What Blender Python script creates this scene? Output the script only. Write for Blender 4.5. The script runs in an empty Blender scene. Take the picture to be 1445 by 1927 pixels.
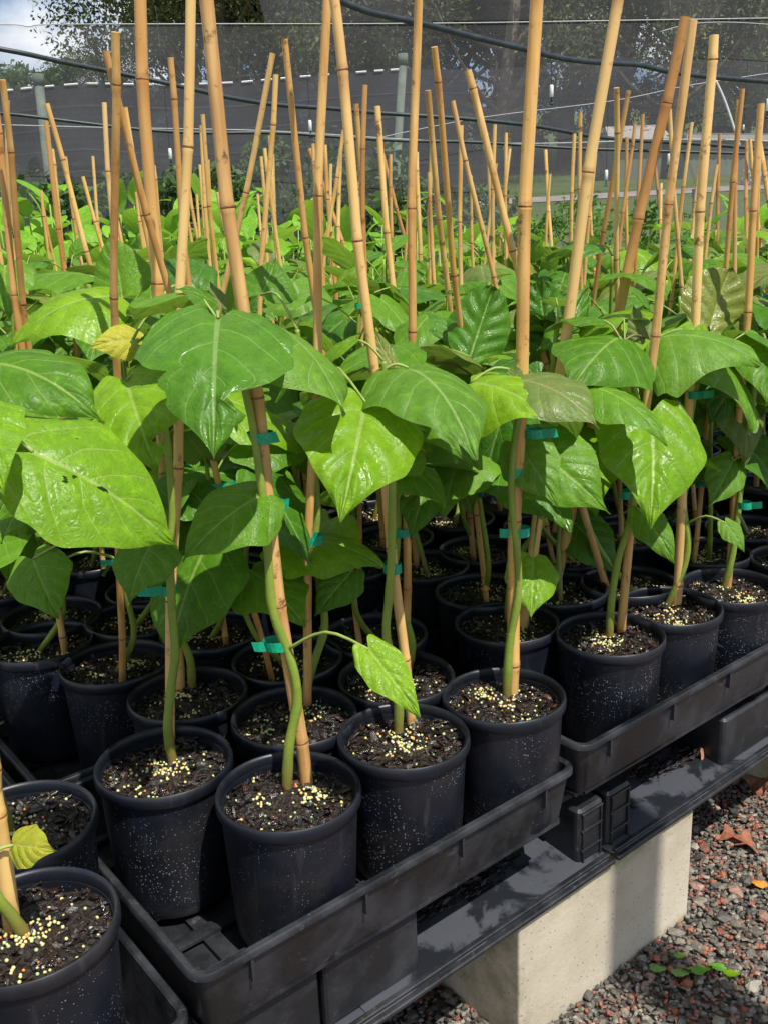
import bpy, math, random
import numpy as np
from mathutils import Vector, Matrix, noise

rnd = random.Random(7)
C = bpy.context.scene.collection
sc = bpy.context.scene

# ------------------------------------------------------------------ camera, sky, sun, exposure
W, H = 1445, 1927
FPX = 1800.0
PITCH = math.atan(543 / FPX)
ROLL = math.radians(2.4)
CAMZ = 1.45
Fv = Vector((0, math.cos(PITCH), -math.sin(PITCH)))
R0 = Vector((1, 0, 0)); U0 = Vector((0, math.sin(PITCH), math.cos(PITCH)))
Rv = R0 * math.cos(ROLL) - U0 * math.sin(ROLL)
Uv = R0 * math.sin(ROLL) + U0 * math.cos(ROLL)
CAM = Vector((0, 0, CAMZ))
cd = bpy.data.cameras.new('camera'); cam = bpy.data.objects.new('camera', cd); C.objects.link(cam)
cd.sensor_fit = 'VERTICAL'; cd.sensor_height = 24.0; cd.lens = 24.0 * FPX / H
cd.clip_start = 0.02; cd.clip_end = 2000
M = Matrix.Identity(4)
for i in range(3):
    M[i][0] = Rv[i]; M[i][1] = Uv[i]; M[i][2] = -Fv[i]; M[i][3] = CAM[i]
cam.matrix_world = M
sc.camera = cam

SUN = Vector((0.30, -0.38, 0.86)).normalized()
elev = math.asin(SUN.z); azim = math.atan2(SUN.x, SUN.y)
wd = bpy.data.worlds.new('World'); sc.world = wd; wd.use_nodes = True
nt = wd.node_tree; nt.nodes.clear()
sky = nt.nodes.new('ShaderNodeTexSky'); sky.sky_type = 'NISHITA'; sky.sun_disc = False
sky.sun_elevation = elev; sky.sun_rotation = azim; sky.air_density = 0.8; sky.dust_density = 0.1; sky.ozone_density = 3.0
bg = nt.nodes.new('ShaderNodeBackground'); bg.inputs['Strength'].default_value = 0.085
nt.links.new(sky.outputs[0], bg.inputs[0])
bgc = nt.nodes.new('ShaderNodeBackground'); bgc.inputs[0].default_value = (0.93, 0.96, 1.0, 1); bgc.inputs[1].default_value = 0.95
tc = nt.nodes.new('ShaderNodeTexCoord')
nz = nt.nodes.new('ShaderNodeTexNoise'); nz.inputs['Scale'].default_value = 2.6; nz.inputs['Detail'].default_value = 9; nz.inputs['Roughness'].default_value = 0.52
mp = nt.nodes.new('ShaderNodeMapping'); mp.inputs['Location'].default_value = (14.89, 6.93, 4.41); mp.inputs['Scale'].default_value = (1, 1, 1.6)
cr = nt.nodes.new('ShaderNodeValToRGB'); cr.color_ramp.elements[0].position = 0.47; cr.color_ramp.elements[1].position = 0.56
mix = nt.nodes.new('ShaderNodeMixShader'); wo = nt.nodes.new('ShaderNodeOutputWorld')
nt.links.new(tc.outputs['Generated'], mp.inputs[0]); nt.links.new(mp.outputs[0], nz.inputs['Vector'])
nt.links.new(nz.outputs[0], cr.inputs[0]); nt.links.new(cr.outputs[0], mix.inputs[0])
nt.links.new(bg.outputs[0], mix.inputs[1]); nt.links.new(bgc.outputs[0], mix.inputs[2]); nt.links.new(mix.outputs[0], wo.inputs[0])

sl = bpy.data.lights.new('sun', 'SUN'); sl.energy = 5.0; sl.angle = math.radians(0.55); sl.color = (1.0, 0.955, 0.88)
so = bpy.data.objects.new('sun', sl); C.objects.link(so); so.rotation_euler = SUN.to_track_quat('Z', 'Y').to_euler()
sc.view_settings.view_transform = 'Standard'; sc.view_settings.look = 'None'
sc.view_settings.exposure = 0.28; sc.view_settings.gamma = 1.0; sc.view_settings.use_curve_mapping = False
sc.cycles.max_bounces = 8; sc.cycles.transparent_max_bounces = 16

# ------------------------------------------------------------------ helpers
def ray(x, y): return Fv + Rv * ((x - 722.5) / FPX) - Uv * ((y - 963.5) / FPX)
def atz(x, y, z):
    d = ray(x, y); return CAM + d * ((z - CAMZ) / d.z)
def atd(x, y, t): return CAM + ray(x, y) * t
def proj(P):
    v = Vector(P) - CAM; t = v.dot(Fv)
    return 722.5 + FPX * v.dot(Rv) / t, 963.5 - FPX * v.dot(Uv) / t, t
def onaxis(x, y, P, d=Vector((0, 0, 1))):
    """the point on the sight line nearest to the line through P along d"""
    a = ray(x, y).normalized(); d = d.normalized(); w = CAM - P
    b = a.dot(d); den = 1 - b * b
    t = (b * d.dot(w) - a.dot(w)) / den
    return CAM + a * t

def mesh(name, v, f, mat, smooth=True, mats=None, fm=None):
    me = bpy.data.meshes.new(name); me.from_pydata([tuple(x) for x in v], [], f)
    for m_ in (mats or [mat]): me.materials.append(m_)
    if fm is not None: me.polygons.foreach_set('material_index', fm)
    me.polygons.foreach_set('use_smooth', [smooth] * len(me.polygons)); me.update()
    return me
def link(name, data, parent=None, mw=None):
    o = bpy.data.objects.new(name, data); C.objects.link(o)
    if parent is not None:
        o.parent = parent
    if mw is not None: o.matrix_basis = mw
    return o
def tag(o, label=None, cat=None, group=None, kind=None):
    if label: o['label'] = label
    if cat: o['category'] = cat
    if group: o['group'] = group
    if kind: o['kind'] = kind
    return o
def empty(name, loc, label=None, cat=None, group=None):
    o = bpy.data.objects.new(name, None); o.empty_display_size = 0.02; C.objects.link(o); o.location = loc
    return tag(o, label, cat, group)
T = Matrix.Translation

class G:
    """collects simple solids into one mesh"""
    def __init__(s): s.v = []; s.f = []
    def add(s, v, f):
        n = len(s.v); s.v += [tuple(x) for x in v]; s.f += [tuple(i + n for i in q) for q in f]
    def box(s, c, sx, sy, sz, ax=None, bev=0.0):
        ax = ax or (Vector((1, 0, 0)), Vector((0, 1, 0)), Vector((0, 0, 1)))
        c = Vector(c); h = (sx / 2, sy / 2, sz / 2)
        if bev <= 0:
            v = [c + ax[0] * (h[0] * a) + ax[1] * (h[1] * b) + ax[2] * (h[2] * d) for a in (-1, 1) for b in (-1, 1) for d in (-1, 1)]
            s.add(v, [(0, 1, 3, 2), (4, 6, 7, 5), (0, 4, 5, 1), (2, 3, 7, 6), (0, 2, 6, 4), (1, 5, 7, 3)])
        else:  # rounded vertical corners and chamfered top and bottom
            out = []
            for (z, k) in ((-h[2], bev * .5), (-h[2] + bev * .5, 0), (h[2] - bev * .5, 0), (h[2], bev * .5)):
                ring = []
                for (qx, qy, a0) in ((1, 1, 0), (-1, 1, 90), (-1, -1, 180), (1, -1, 270)):
                    for j in range(4):
                        a = math.radians(a0 + 30 * j)
                        ring.append(c + ax[0] * ((h[0] - bev) * qx + (bev - k) * math.cos(a)) + ax[1] * ((h[1] - bev) * qy + (bev - k) * math.sin(a)) + ax[2] * z)
                out.append(ring)
            n = 16; v = [p for r_ in out for p in r_]; f = []
            for i in range(3):
                for j in range(n): f.append((i * n + j, i * n + (j + 1) % n, (i + 1) * n + (j + 1) % n, (i + 1) * n + j))
            f.append(tuple(range(n))[::-1]); f.append(tuple(range(3 * n, 4 * n)))
            s.add(v, f)
    def tube(s, pts, rad, n=8, caps=True):
        pts = [Vector(p) for p in pts]; m = len(pts)
        if not hasattr(rad, '__len__'): rad = [rad] * m
        up = Vector((0.31, 0.17, 0.93)); vs = []; X = None
        for i, p in enumerate(pts):
            t = (pts[min(i + 1, m - 1)] - pts[max(i - 1, 0)]).normalized()
            if X is None:
                X = t.cross(Vector((1, 0, 0)) if abs(t.x) < .8 else Vector((0, 1, 0))).normalized()
            X = (X - t * X.dot(t)).normalized(); Y = t.cross(X)
            for j in range(n):
                a = 2 * math.pi * j / n; vs.append(p + X * (rad[i] * math.cos(a)) + Y * (rad[i] * math.sin(a)))
        f = []
        for i in range(m - 1):
            for j in range(n): f.append((i * n + j, i * n + (j + 1) % n, (i + 1) * n + (j + 1) % n, (i + 1) * n + j))
        if caps: f.append(tuple(range(n))[::-1]); f.append(tuple(range((m - 1) * n, m * n)))
        s.add(vs, f)
    def mesh(s, name, mat, smooth=False): return mesh(name, s.v, s.f, mat, smooth)
def crspline(P, k=5):
    P = [Vector(p) for p in P]; out = []
    for i in range(len(P) - 1):
        p0 = P[max(i - 1, 0)]; p1 = P[i]; p2 = P[i + 1]; p3 = P[min(i + 2, len(P) - 1)]
        for j in range(k):
            t = j / k
            out.append(0.5 * ((2 * p1) + (p2 - p0) * t + (2 * p0 - 5 * p1 + 4 * p2 - p3) * t * t + (-p0 + 3 * p1 - 3 * p2 + p3) * t ** 3))
    out.append(P[-1]); return out
def smooth_by_angle(me, deg=40):
    me.set_sharp_from_angle(angle=math.radians(deg))

# ------------------------------------------------------------------ material helpers
class N:
    def __init__(s, name):
        s.m = bpy.data.materials.new(name); s.m.use_nodes = True; s.t = s.m.node_tree
        s.t.nodes.clear(); s.out = s.n('OutputMaterial')
    def n(s, typ, **kw):
        x = s.t.nodes.new('ShaderNode' + typ)
        for k, v in kw.items(): setattr(x, k, v)
        return x
    def l(s, a, b): s.t.links.new(a, b)
    def set(s, sock, v):
        if hasattr(v, 'is_output') or isinstance(v, bpy.types.NodeSocket): s.l(v, sock)
        else: sock.default_value = v
    def math(s, op, a, b=0.0, c=None, clamp=False):
        x = s.n('Math', operation=op, use_clamp=clamp); s.set(x.inputs[0], a); s.set(x.inputs[1], b)
        if c is not None: s.set(x.inputs[2], c)
        return x.outputs[0]
    def mixc(s, f, a, b, mode='MIX'):
        x = s.n('MixRGB', blend_type=mode); s.set(x.inputs[0], f)
        s.set(x.inputs[1], a if not isinstance(a, tuple) else (*a[:3], 1)); s.set(x.inputs[2], b if not isinstance(b, tuple) else (*b[:3], 1))
        return x.outputs[0]
    def noise(s, vec, scale, detail=4, rough=.55, dist=0.0):
        x = s.n('TexNoise'); x.inputs['Scale'].default_value = scale; x.inputs['Detail'].default_value = detail
        x.inputs['Roughness'].default_value = rough; x.inputs['Distortion'].default_value = dist
        if vec is not None: s.l(vec, x.inputs['Vector'])
        return x.outputs[0]
    def vor(s, vec, scale, feature='F1', rand=1.0, out='Distance'):
        x = s.n('TexVoronoi', feature=feature); x.inputs['Scale'].default_value = scale; x.inputs['Randomness'].default_value = rand
        if vec is not None: s.l(vec, x.inputs['Vector'])
        return x.outputs[out]
    def ramp(s, v, pts):
        x = s.n('ValToRGB'); e = x.color_ramp.elements
        while len(e) < len(pts): e.new(.5)
        for i, (p, c) in enumerate(pts):
            e[i].position = p; e[i].color = (c, c, c, 1) if not isinstance(c, tuple) else (*c[:3], 1)
        s.l(v, x.inputs[0]); return x.outputs[0]
    def mr(s, v, a, b, c=0.0, d=1.0, smooth=False):
        x = s.n('MapRange'); x.interpolation_type = 'SMOOTHSTEP' if smooth else 'LINEAR'
        s.set(x.inputs[0], v); x.inputs[1].default_value = a; x.inputs[2].default_value = b; x.inputs[3].default_value = c; x.inputs[4].default_value = d
        return x.outputs[0]
    def bump(s, h, dist=.002, strength=1.0, nrm=None):
        x = s.n('Bump'); x.inputs['Distance'].default_value = dist; x.inputs['Strength'].default_value = strength; s.l(h, x.inputs['Height'])
        if nrm is not None: s.l(nrm, x.inputs['Normal'])
        return x.outputs[0]
    def pr(s, col, rough=.5, spec=.5, nrm=None, coat=0, metal=0, coatr=.1):
        x = s.n('BsdfPrincipled'); s.set(x.inputs['Base Color'], col if not isinstance(col, tuple) else (*col[:3], 1)); s.set(x.inputs['Roughness'], rough)
        s.set(x.inputs['Specular IOR Level'], spec); x.inputs['Metallic'].default_value = metal
        if coat: s.set(x.inputs['Coat Weight'], coat); x.inputs['Coat Roughness'].default_value = coatr
        if nrm is not None: s.l(nrm, x.inputs['Normal'])
        return x.outputs[0]
    def fin(s, sh): s.l(sh, s.out.inputs[0]); return s.m
    def obj(s): return s.n('TexCoord').outputs['Object']
    def rand(s): return s.n('ObjectInfo').outputs['Random']

def simple(name, col, rough=.6, var=.25, scale=30, spec=.4, bump=0.0, coat=0):
    a = N(name); o = a.obj(); n_ = a.noise(o, scale, 5)
    c = a.mixc(a.mr(n_, .3, .7), tuple(x * (1 - var) for x in col), tuple(min(1, x * (1 + var)) for x in col))
    nb = a.bump(a.noise(o, scale * 4, 3), bump) if bump else None
    return a.fin(a.pr(c, rough, spec, nb, coat))

def leaf_mat(name, col, col2, rough=.36, trans=.32, vein=(.30, .42, .10), wet=.5, red=0.0):
    a = N(name)
    sv = a.n('UVMap', uv_map='sv').outputs[0]; xy = a.n('UVMap', uv_map='xy').outputs[0]
    x1 = a.n('SeparateXYZ'); a.l(sv, x1.inputs[0]); x2 = a.n('SeparateXYZ'); a.l(xy, x2.inputs[0])
    s_ = a.math('ABSOLUTE', a.math('MULTIPLY_ADD', x1.outputs[0], 2.0, -1.0)); v_ = x1.outputs[1]
    q = a.math('SUBTRACT', v_, a.math('MULTIPLY', a.math('POWER', s_, .85), .34))
    rnd_ = a.rand()
    n0 = a.noise(xy, 3.5, 3, .5)
    q = a.math('ADD', q, a.math('MULTIPLY', a.math('SUBTRACT', n0, .5), .05))
    side = a.math('GREATER_THAN', x1.outputs[0], .5)
    qq = a.math('MULTIPLY', a.math('ADD', q, a.math('MULTIPLY_ADD', side, .06, 1.0)), 1 / .19)
    fr = a.math('FRACT', qq)
    d = a.math('MINIMUM', fr, a.math('SUBTRACT', 1.0, fr))          # 0 on a side vein, .5 between
    sidev = a.mr(d, .008, .036, 1, 0, True)
    sidev = a.math('MULTIPLY', sidev, a.mr(s_, .75, .98, 1, .15))
    sidev = a.math('MULTIPLY', sidev, a.mr(q, -.40, -.18, 0, 1))
    ax = a.math('ABSOLUTE', a.math('SUBTRACT', x2.outputs[0], .5))
    wv = a.mr(v_, 0, 1, .013, .003)
    mid = a.mr(a.math('SUBTRACT', ax, wv), -.002, .006, 1, 0, True)
    # fine net between the side veins
    wv_ = a.n('VectorMath', operation='ADD'); a.l(xy, wv_.inputs[0]); nzv = a.n('TexNoise'); nzv.inputs['Scale'].default_value = 9; a.l(xy, nzv.inputs['Vector'])
    sc_ = a.n('VectorMath', operation='SCALE'); a.l(nzv.outputs['Color'], sc_.inputs[0]); sc_.inputs[3].default_value = .10; a.l(sc_.outputs[0], wv_.inputs[1])
    vn = a.vor(wv_.outputs[0], 24, 'DISTANCE_TO_EDGE'); net = a.mr(vn, .0, .07, 1, 0); quilt = a.mr(vn, .0, .35, 0, 1, True)
    veins = a.math('MAXIMUM', mid, a.math('MULTIPLY', sidev, .72))
    big = a.noise(xy, 2.2, 4, .6); o = a.obj()
    base = a.mixc(a.mr(a.math('ADD', big, a.math('MULTIPLY', a.math('SUBTRACT', rnd_, .5), .5)), .3, .72), col, col2)
    base = a.mixc(a.math('MULTIPLY', net, .13), base, vein)
    sp = a.vor(xy, 60); base = a.mixc(a.mr(sp, .03, .07, .0, 0), base, vein)
    base = a.mixc(a.math('MULTIPLY', veins, .78), base, vein)
    if red: base = a.mixc(a.math('MULTIPLY', a.mr(big, .35, .65), red), base, (.16, .045, .03))
    # small old bites and brown specks with their own shape
    n7 = a.noise(o, 11, 5, .65); base = a.mixc(a.mr(n7, .52, .70, 0, .35), base, tuple(min(1, c_ * 1.7) for c_ in col2)); base = a.mixc(a.mr(n7, .46, .32, 0, .35), base, tuple(c_ * .55 for c_ in col))
    bs = a.vor(xy, 7.0); bn = a.noise(xy, 9, 2)
    base = a.mixc(a.math('MULTIPLY', a.mr(bs, .045, .075, 1, 0), a.mr(bn, .5, .55)), base, (.10, .05, .015))
    back = a.n('NewGeometry').outputs['Backfacing']
    under = a.mixc(.45, base, (.16, .25, .07))
    colr = a.mixc(back, base, under)
    pk = a.math('MULTIPLY', a.math('POWER', a.math('MULTIPLY', d, 2.0), .6), a.mr(s_, .0, .2, .4, 1))
    h = a.math('ADD', a.math('MULTIPLY', pk, 1.2), a.math('MULTIPLY', quilt, .24))
    h = a.math('ADD', h, a.math('MULTIPLY', a.noise(xy, 14, 3), .45))
    b1 = a.bump(h, .0026, .5)
    dr = a.vor(xy, 85); drn = a.noise(xy, 5, 2)
    drop = a.math('MULTIPLY', a.mr(dr, .10, .20, 1, 0, True), a.mr(drn, .47, .54))
    b2 = a.bump(drop, .0010, .9, b1)
    rg = a.mr(a.noise(xy, 6, 3), .35, .65, rough - .08 * wet, rough + .18)
    rg = a.math('SUBTRACT', rg, a.math('MULTIPLY', drop, .22))
    rg = a.math('ADD', rg, a.math('MULTIPLY', back, .25), clamp=True)
    p = a.pr(colr, rg, .30, b2)
    tr = a.n('BsdfTranslucent'); a.l(a.mixc(.55, colr, (.30, .50, .03)), tr.inputs[0]); a.l(b1, tr.inputs[1])
    mx = a.n('MixShader'); mx.inputs[0].default_value = trans; a.l(p, mx.inputs[1]); a.l(tr.outputs[0], mx.inputs[2])
    return a.fin(mx.outputs[0])

def cane_mat():
    a = N('bamboo'); o = a.obj(); r = a.rand()
    mp_ = a.n('Mapping'); mp_.inputs['Scale'].default_value = (90, 90, 6); a.l(o, mp_.inputs[0])
    n1 = a.noise(mp_.outputs[0], 1.0, 5, .6); n2 = a.noise(o, 7, 4, .6); n3 = a.noise(o, 60, 4, .6)
    off = a.n('VectorMath', operation='ADD'); a.l(o, off.inputs[0]); cmb = a.n('CombineXYZ'); a.l(a.math('MULTIPLY', r, 37.0), cmb.inputs[2]); a.l(cmb.outputs[0], off.inputs[1])
    n4 = a.noise(off.outputs[0], 3.2, 3, .5); n5 = a.noise(off.outputs[0], 26, 5, .7)
    c = a.mixc(a.math('FRACT', a.math('MULTIPLY', r, 7.3)), (.72, .43, .112), (.50, .245, .055))
    c = a.mixc(a.math('MULTIPLY', a.math('GREATER_THAN', a.math('FRACT', a.math('MULTIPLY', r, 13.7)), .72), .4), c, (.40, .27, .13))
    c = a.mixc(a.math('MULTIPLY', a.math('GREATER_THAN', a.math('FRACT', a.math('MULTIPLY', r, 29.1)), .70), .6), c, (.84, .60, .24))
    c = a.mixc(a.mr(n1, .35, .7), c, (.76, .50, .19))
    c = a.mixc(a.mr(n4, .50, .70, 0, .75), c, (.34, .145, .040))
    c = a.mixc(a.mr(n5, .61, .68, 0, .85), c, (.07, .03, .012))
    c = a.mixc(a.math('MULTIPLY', a.mr(n3, .62, .68), .45), c, (.20, .10, .04))
    at = a.n('Attribute', attribute_name='tone').outputs['Fac']
    c = a.mixc(at, c, (.34, .115, .028))
    return a.fin(a.pr(c, a.mr(n3, .3, .7, .32, .5), .5, a.bump(n1, .0004, .6)))

MAT = {}
def mats():
    MAT['leaf'] = leaf_mat('leaf_green', (.075, .205, .009), (.125, .29, .012), trans=.38)
    MAT['leaf_deep'] = leaf_mat('leaf_deep_green', (.040, .14, .008), (.075, .205, .011), rough=.30, trans=.28, wet=.9, vein=(.22, .34, .10))
    MAT['leaf_bright'] = leaf_mat('leaf_bright_green', (.16, .34, .009), (.235, .43, .012), rough=.33, trans=.40, vein=(.36, .50, .12), wet=.8)
    MAT['leaf_matt'] = leaf_mat('leaf_matt_green', (.088, .215, .013), (.13, .28, .018), rough=.42, trans=.32, vein=(.26, .38, .13))
    MAT['leaf_olive'] = leaf_mat('leaf_olive', (.12, .17, .025), (.17, .20, .035), rough=.24, trans=.2, vein=(.32, .36, .12), wet=1)
    MAT['leaf_red'] = leaf_mat('leaf_bronze', (.12, .19, .035), (.13, .22, .04), rough=.36, trans=.25, vein=(.30, .28, .12), red=.22)
    MAT['leaf_yellow'] = leaf_mat('leaf_yellow', (.42, .40, .03), (.34, .40, .035), rough=.4, trans=.25, vein=(.5, .48, .12))
    MAT['blade'] = leaf_mat('blade_leaf', (.17, .42, .02), (.29, .56, .03), rough=.4, trans=.45, vein=(.25, .42, .08), wet=.3)
    MAT['bamboo'] = cane_mat()
    MAT['node'] = simple('cane_node', (.24, .10, .035), .5, .8, 90)
    MAT['stem'] = None
    a = N('green_stem'); o = a.obj(); gz = a.n('SeparateXYZ'); a.l(a.n('TexCoord').outputs['Generated'], gz.inputs[0])
    base = a.mixc(a.mr(a.noise(o, 30, 4), .3, .7), (.17, .25, .030), (.25, .33, .045))
    base = a.mixc(a.mr(gz.outputs[2], .0, .14, 1, 0), base, (.16, .075, .03))
    base = a.mixc(a.mr(a.vor(o, 90), .05, .09, .6, 0), base, (.30, .25, .14))
    MAT['stem'] = a.fin(a.pr(base, .45, .5, a.bump(a.noise(o, 160, 3), .0006)))
    MAT['petiole'] = simple('petiole_green', (.24, .32, .07), .5, .2, 40)
    MAT['petiole_brown'] = simple('petiole_brown', (.16, .12, .035), .5, .2, 40)
    a = N('tie_tape_plastic'); o = a.obj()
    c = a.mixc(a.mr(a.noise(o, 300, 3), .35, .65), (.0, .27, .15), (.005, .37, .21))
    MAT['tie'] = a.fin(a.pr(c, .35, .5, a.bump(a.noise(o, 350, 3), .0006)))
    # black pot plastic with soil smears, water marks and pale specks painting drop glints
    a = N('pot_plastic'); o = a.obj(); r = a.rand()
    off = a.n('VectorMath', operation='ADD'); cmb = a.n('CombineXYZ'); a.l(a.math('MULTIPLY', r, 5.0), cmb.inputs[0]); a.l(o, off.inputs[0]); a.l(cmb.outputs[0], off.inputs[1])
    P = off.outputs[0]
    v1 = a.vor(P, 300); n1 = a.noise(P, 9, 3); v2 = a.vor(P, 130); c2 = a.vor(P, 300, out='Color')
    sx = a.n('SeparateXYZ'); a.l(c2, sx.inputs[0])
    th = a.math('MULTIPLY', a.math('MULTIPLY', sx.outputs[0], a.mr(n1, .40, .60, .12, 1)), .33)
    drop_glint = a.math('LESS_THAN', v1, th)
    mpz = a.n('Mapping'); mpz.inputs['Scale'].default_value = (60, 60, 5); a.l(P, mpz.inputs[0]); strk = a.noise(mpz.outputs[0], 1, 4, .6)
    c = a.mixc(a.mr(a.noise(P, 14, 5), .35, .7), (.0040, .0055, .010), (.0085, .011, .0195))
    c = a.mixc(a.mr(a.noise(P, 5, 5, .7), .52, .72, 0, .30), c, (.055, .045, .036))
    c = a.mixc(a.mr(strk, .62, .78, 0, .35), c, (.07, .075, .085))
    zz = a.n('SeparateXYZ'); a.l(o, zz.inputs[0])
    body = a.math('LESS_THAN', zz.outputs[2], -.020)
    drop_glint = a.math('MULTIPLY', drop_glint, body)
    c = a.mixc(a.math('MULTIPLY', drop_glint, .6), c, (.36, .39, .44))
    MAT['pot'] = a.fin(a.pr(c, a.mr(a.noise(P, 30, 4), .3, .7, .34, .50), .5, a.bump(a.math('ADD', drop_glint, a.math('MULTIPLY', strk, .4)), .0006)))
    # tray plastic, scuffed, dusty, wet in places
    a = N('tray_plastic'); o = a.obj()
    n1 = a.noise(o, 11, 6, .62); n2 = a.noise(o, 34, 5, .65); v1 = a.vor(o, 150)
    c = a.mixc(a.mr(n1, .42, .68), (.008, .009, .011), (.040, .042, .050))
    c = a.mixc(a.mr(n2, .63, .72, 0, .55), c, (.115, .11, .10))
    c = a.mixc(a.mr(v1, .05, .10, .22, 0), c, (.3, .31, .33))
    MAT['tray'] = a.fin(a.pr(c, a.mr(n1, .35, .65, .30, .55), .5, a.bump(n2, .0012, .7)))
    a = N('crate_plastic'); o = a.obj()
    n1 = a.noise(o, 9, 6, .6, .4); n2 = a.noise(o, 50, 5, .7); n3 = a.noise(o, 16, 5, .6)
    wet = a.mr(n1, .47, .53)
    c = a.mixc(wet, (.050, .054, .066), (.014, .016, .020)); c = a.mixc(a.mr(n2, .62, .72, 0, .6), c, (.10, .095, .08))
    MAT['crate'] = a.fin(a.pr(c, a.mr(wet, 0, 1, .50, .16), .5, a.bump(a.math('ADD', n3, a.math('MULTIPLY', n2, .4)), .0015, .6)))
    a = N('crate_side_plastic'); o = a.obj()
    n1 = a.noise(o, 13, 6, .62); n2 = a.noise(o, 46, 5, .7)
    c = a.mixc(a.mr(n1, .42, .66), (.010, .011, .013), (.030, .031, .036)); c = a.mixc(a.mr(n2, .62, .72, 0, .5), c, (.09, .085, .075))
    MAT['crate_side'] = a.fin(a.pr(c, a.mr(n1, .35, .65, .35, .55), .5, a.bump(n2, .0012, .7)))
    # potting mix
    a = N('potting_mix'); o = a.obj(); n1 = a.noise(o, 120, 6, .7); v1 = a.vor(o, 95, out='Color'); vd = a.vor(o, 95)
    sx = a.n('SeparateXYZ'); a.l(v1, sx.inputs[0])
    c = a.mixc(sx.outputs[0], (.006, .004, .003), (.020, .012, .008)); c = a.mixc(a.mr(n1, .45, .8, 0, .5), c, (.06, .035, .025))
    MAT['soil'] = a.fin(a.pr(c, a.mr(n1, .3, .7, .2, .6), .6, a.bump(a.math('ADD', n1, vd), .006)))
    a = N('bark'); o = a.obj(); at = a.n('Attribute', attribute_name='col').outputs['Color']
    c = a.mixc(a.math('MULTIPLY', a.noise(o, 150, 4), .5), at, (.01, .008, .006))
    MAT['chips'] = a.fin(a.pr(c, a.mr(a.noise(o, 80, 3), .35, .65, .12, .6), .6, a.bump(a.noise(o, 220, 4), .002)))
    a = N('bead'); at = a.n('Attribute', attribute_name='col').outputs['Color']
    MAT['bead'] = a.fin(a.pr(at, .38, .5))
    a = N('stone'); o = a.obj(); at = a.n('Attribute', attribute_name='col').outputs['Color']
    n1 = a.noise(o, 90, 6, .7); n2 = a.noise(o, 12, 4)
    c = a.mixc(a.mr(n1, .3, .75, 0, .65), at, (.025, .022, .020)); c = a.mixc(a.mr(n1, .66, .74, 0, .5), c, (.40, .38, .34))
    MAT['stone'] = a.fin(a.pr(c, a.mr(n2, .35, .65, .16, .55), .5, a.bump(n1, .004)))
    a = N('gravel_bed'); o = a.obj(); v = a.vor(o, 70, out='Color'); sx = a.n('SeparateXYZ'); a.l(v, sx.inputs[0])
    c = a.ramp(sx.outputs[0], [(0, (.03, .03, .027)), (.45, (.09, .09, .08)), (.7, (.17, .06, .045)), (1, (.2, .19, .17))])
    MAT['gravel_bed'] = a.fin(a.pr(c, .5, .5, a.bump(a.vor(o, 70), .01)))
    a = N('concrete'); o = a.obj(); n1 = a.noise(o, 6, 6, .6); n2 = a.noise(o, 110, 5, .65); v1 = a.vor(o, 75)
    c = a.mixc(a.mr(n1, .35, .65), (.46, .40, .30), (.58, .52, .41)); c = a.mixc(a.mr(n2, .58, .7, 0, .45), c, (.22, .20, .17))
    c = a.mixc(a.mr(v1, .05, .13, .75, 0), c, (.12, .10, .08))
    gz = a.n('SeparateXYZ'); a.l(a.n('TexCoord').outputs['Generated'], gz.inputs[0])
    alg = a.math('MULTIPLY', a.mr(a.noise(o, 13, 5, .7), .42, .62), a.math('MAXIMUM', a.mr(gz.outputs[2], .16, 0, 0, .9), a.math('MAXIMUM', a.mr(gz.outputs[2], .86, 1, 0, .9), a.mr(gz.outputs[0], .10, .0, 0, .6))))
    c = a.mixc(alg, c, (.16, .17, .045))
    MAT['concrete'] = a.fin(a.pr(c, .8, .3, a.bump(a.math('SUBTRACT', a.math('MULTIPLY', n2, .6), a.mr(v1, .04, .13, 1, 0)), .0018)))
    a = N('grass'); o = a.obj(); n1 = a.noise(o, .8, 5); n2 = a.noise(o, 14, 4)
    c = a.mixc(a.mr(n1, .35, .65), (.075, .125, .035), (.12, .165, .05)); c = a.mixc(a.mr(n2, .5, .75, 0, .4), c, (.18, .20, .07))
    MAT['grass'] = a.fin(a.pr(c, .8, .2, a.bump(n2, .03)))
    MAT['path'] = simple('path', (.36, .32, .29), .85, .2, 3, bump=.01)
    def net(name, col, op):
        a = N(name); o = a.obj(); n_ = a.noise(o, 1.6, 4, .5)
        mpq = a.n('Mapping'); mpq.inputs['Scale'].default_value = (.4, .4, 26); a.l(o, mpq.inputs[0]); n2 = a.noise(mpq.outputs[0], 1, 3)
        d = a.n('BsdfDiffuse'); a.l(a.mixc(a.mr(n_, .3, .7), tuple(x * .85 for x in col), tuple(x * 1.15 for x in col)), d.inputs[0])
        tr = a.n('BsdfTransparent'); mx = a.n('MixShader')
        a.l(a.math('ADD', op, a.math('MULTIPLY', a.math('SUBTRACT', a.math('MULTIPLY_ADD', n_, .5, a.math('MULTIPLY', n2, .5)), .5), .22), clamp=True), mx.inputs[0])
        a.l(tr.outputs[0], mx.inputs[1]); a.l(d.outputs[0], mx.inputs[2]); return a.fin(mx.outputs[0])
    MAT['net_dense'] = net('shade_cloth_dense', (.027, .028, .031), .92)
    MAT['net_thin'] = net('shade_cloth_thin', (.20, .20, .215), .17)
    MAT['net_mid'] = net('shade_cloth_open', (.04, .04, .045), .42)
    MAT['white'] = simple('white_plastic', (.78, .78, .78), .5, .06)
    MAT['wire'] = simple('wire', (.40, .40, .42), .5, .1)
    MAT['pipe'] = simple('pipe_dark', (.022, .032, .040), .45, .4, 20)
    MAT['post'] = simple('weathered_post', (.10, .13, .10), .85, .3, 6, bump=.01)
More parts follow.
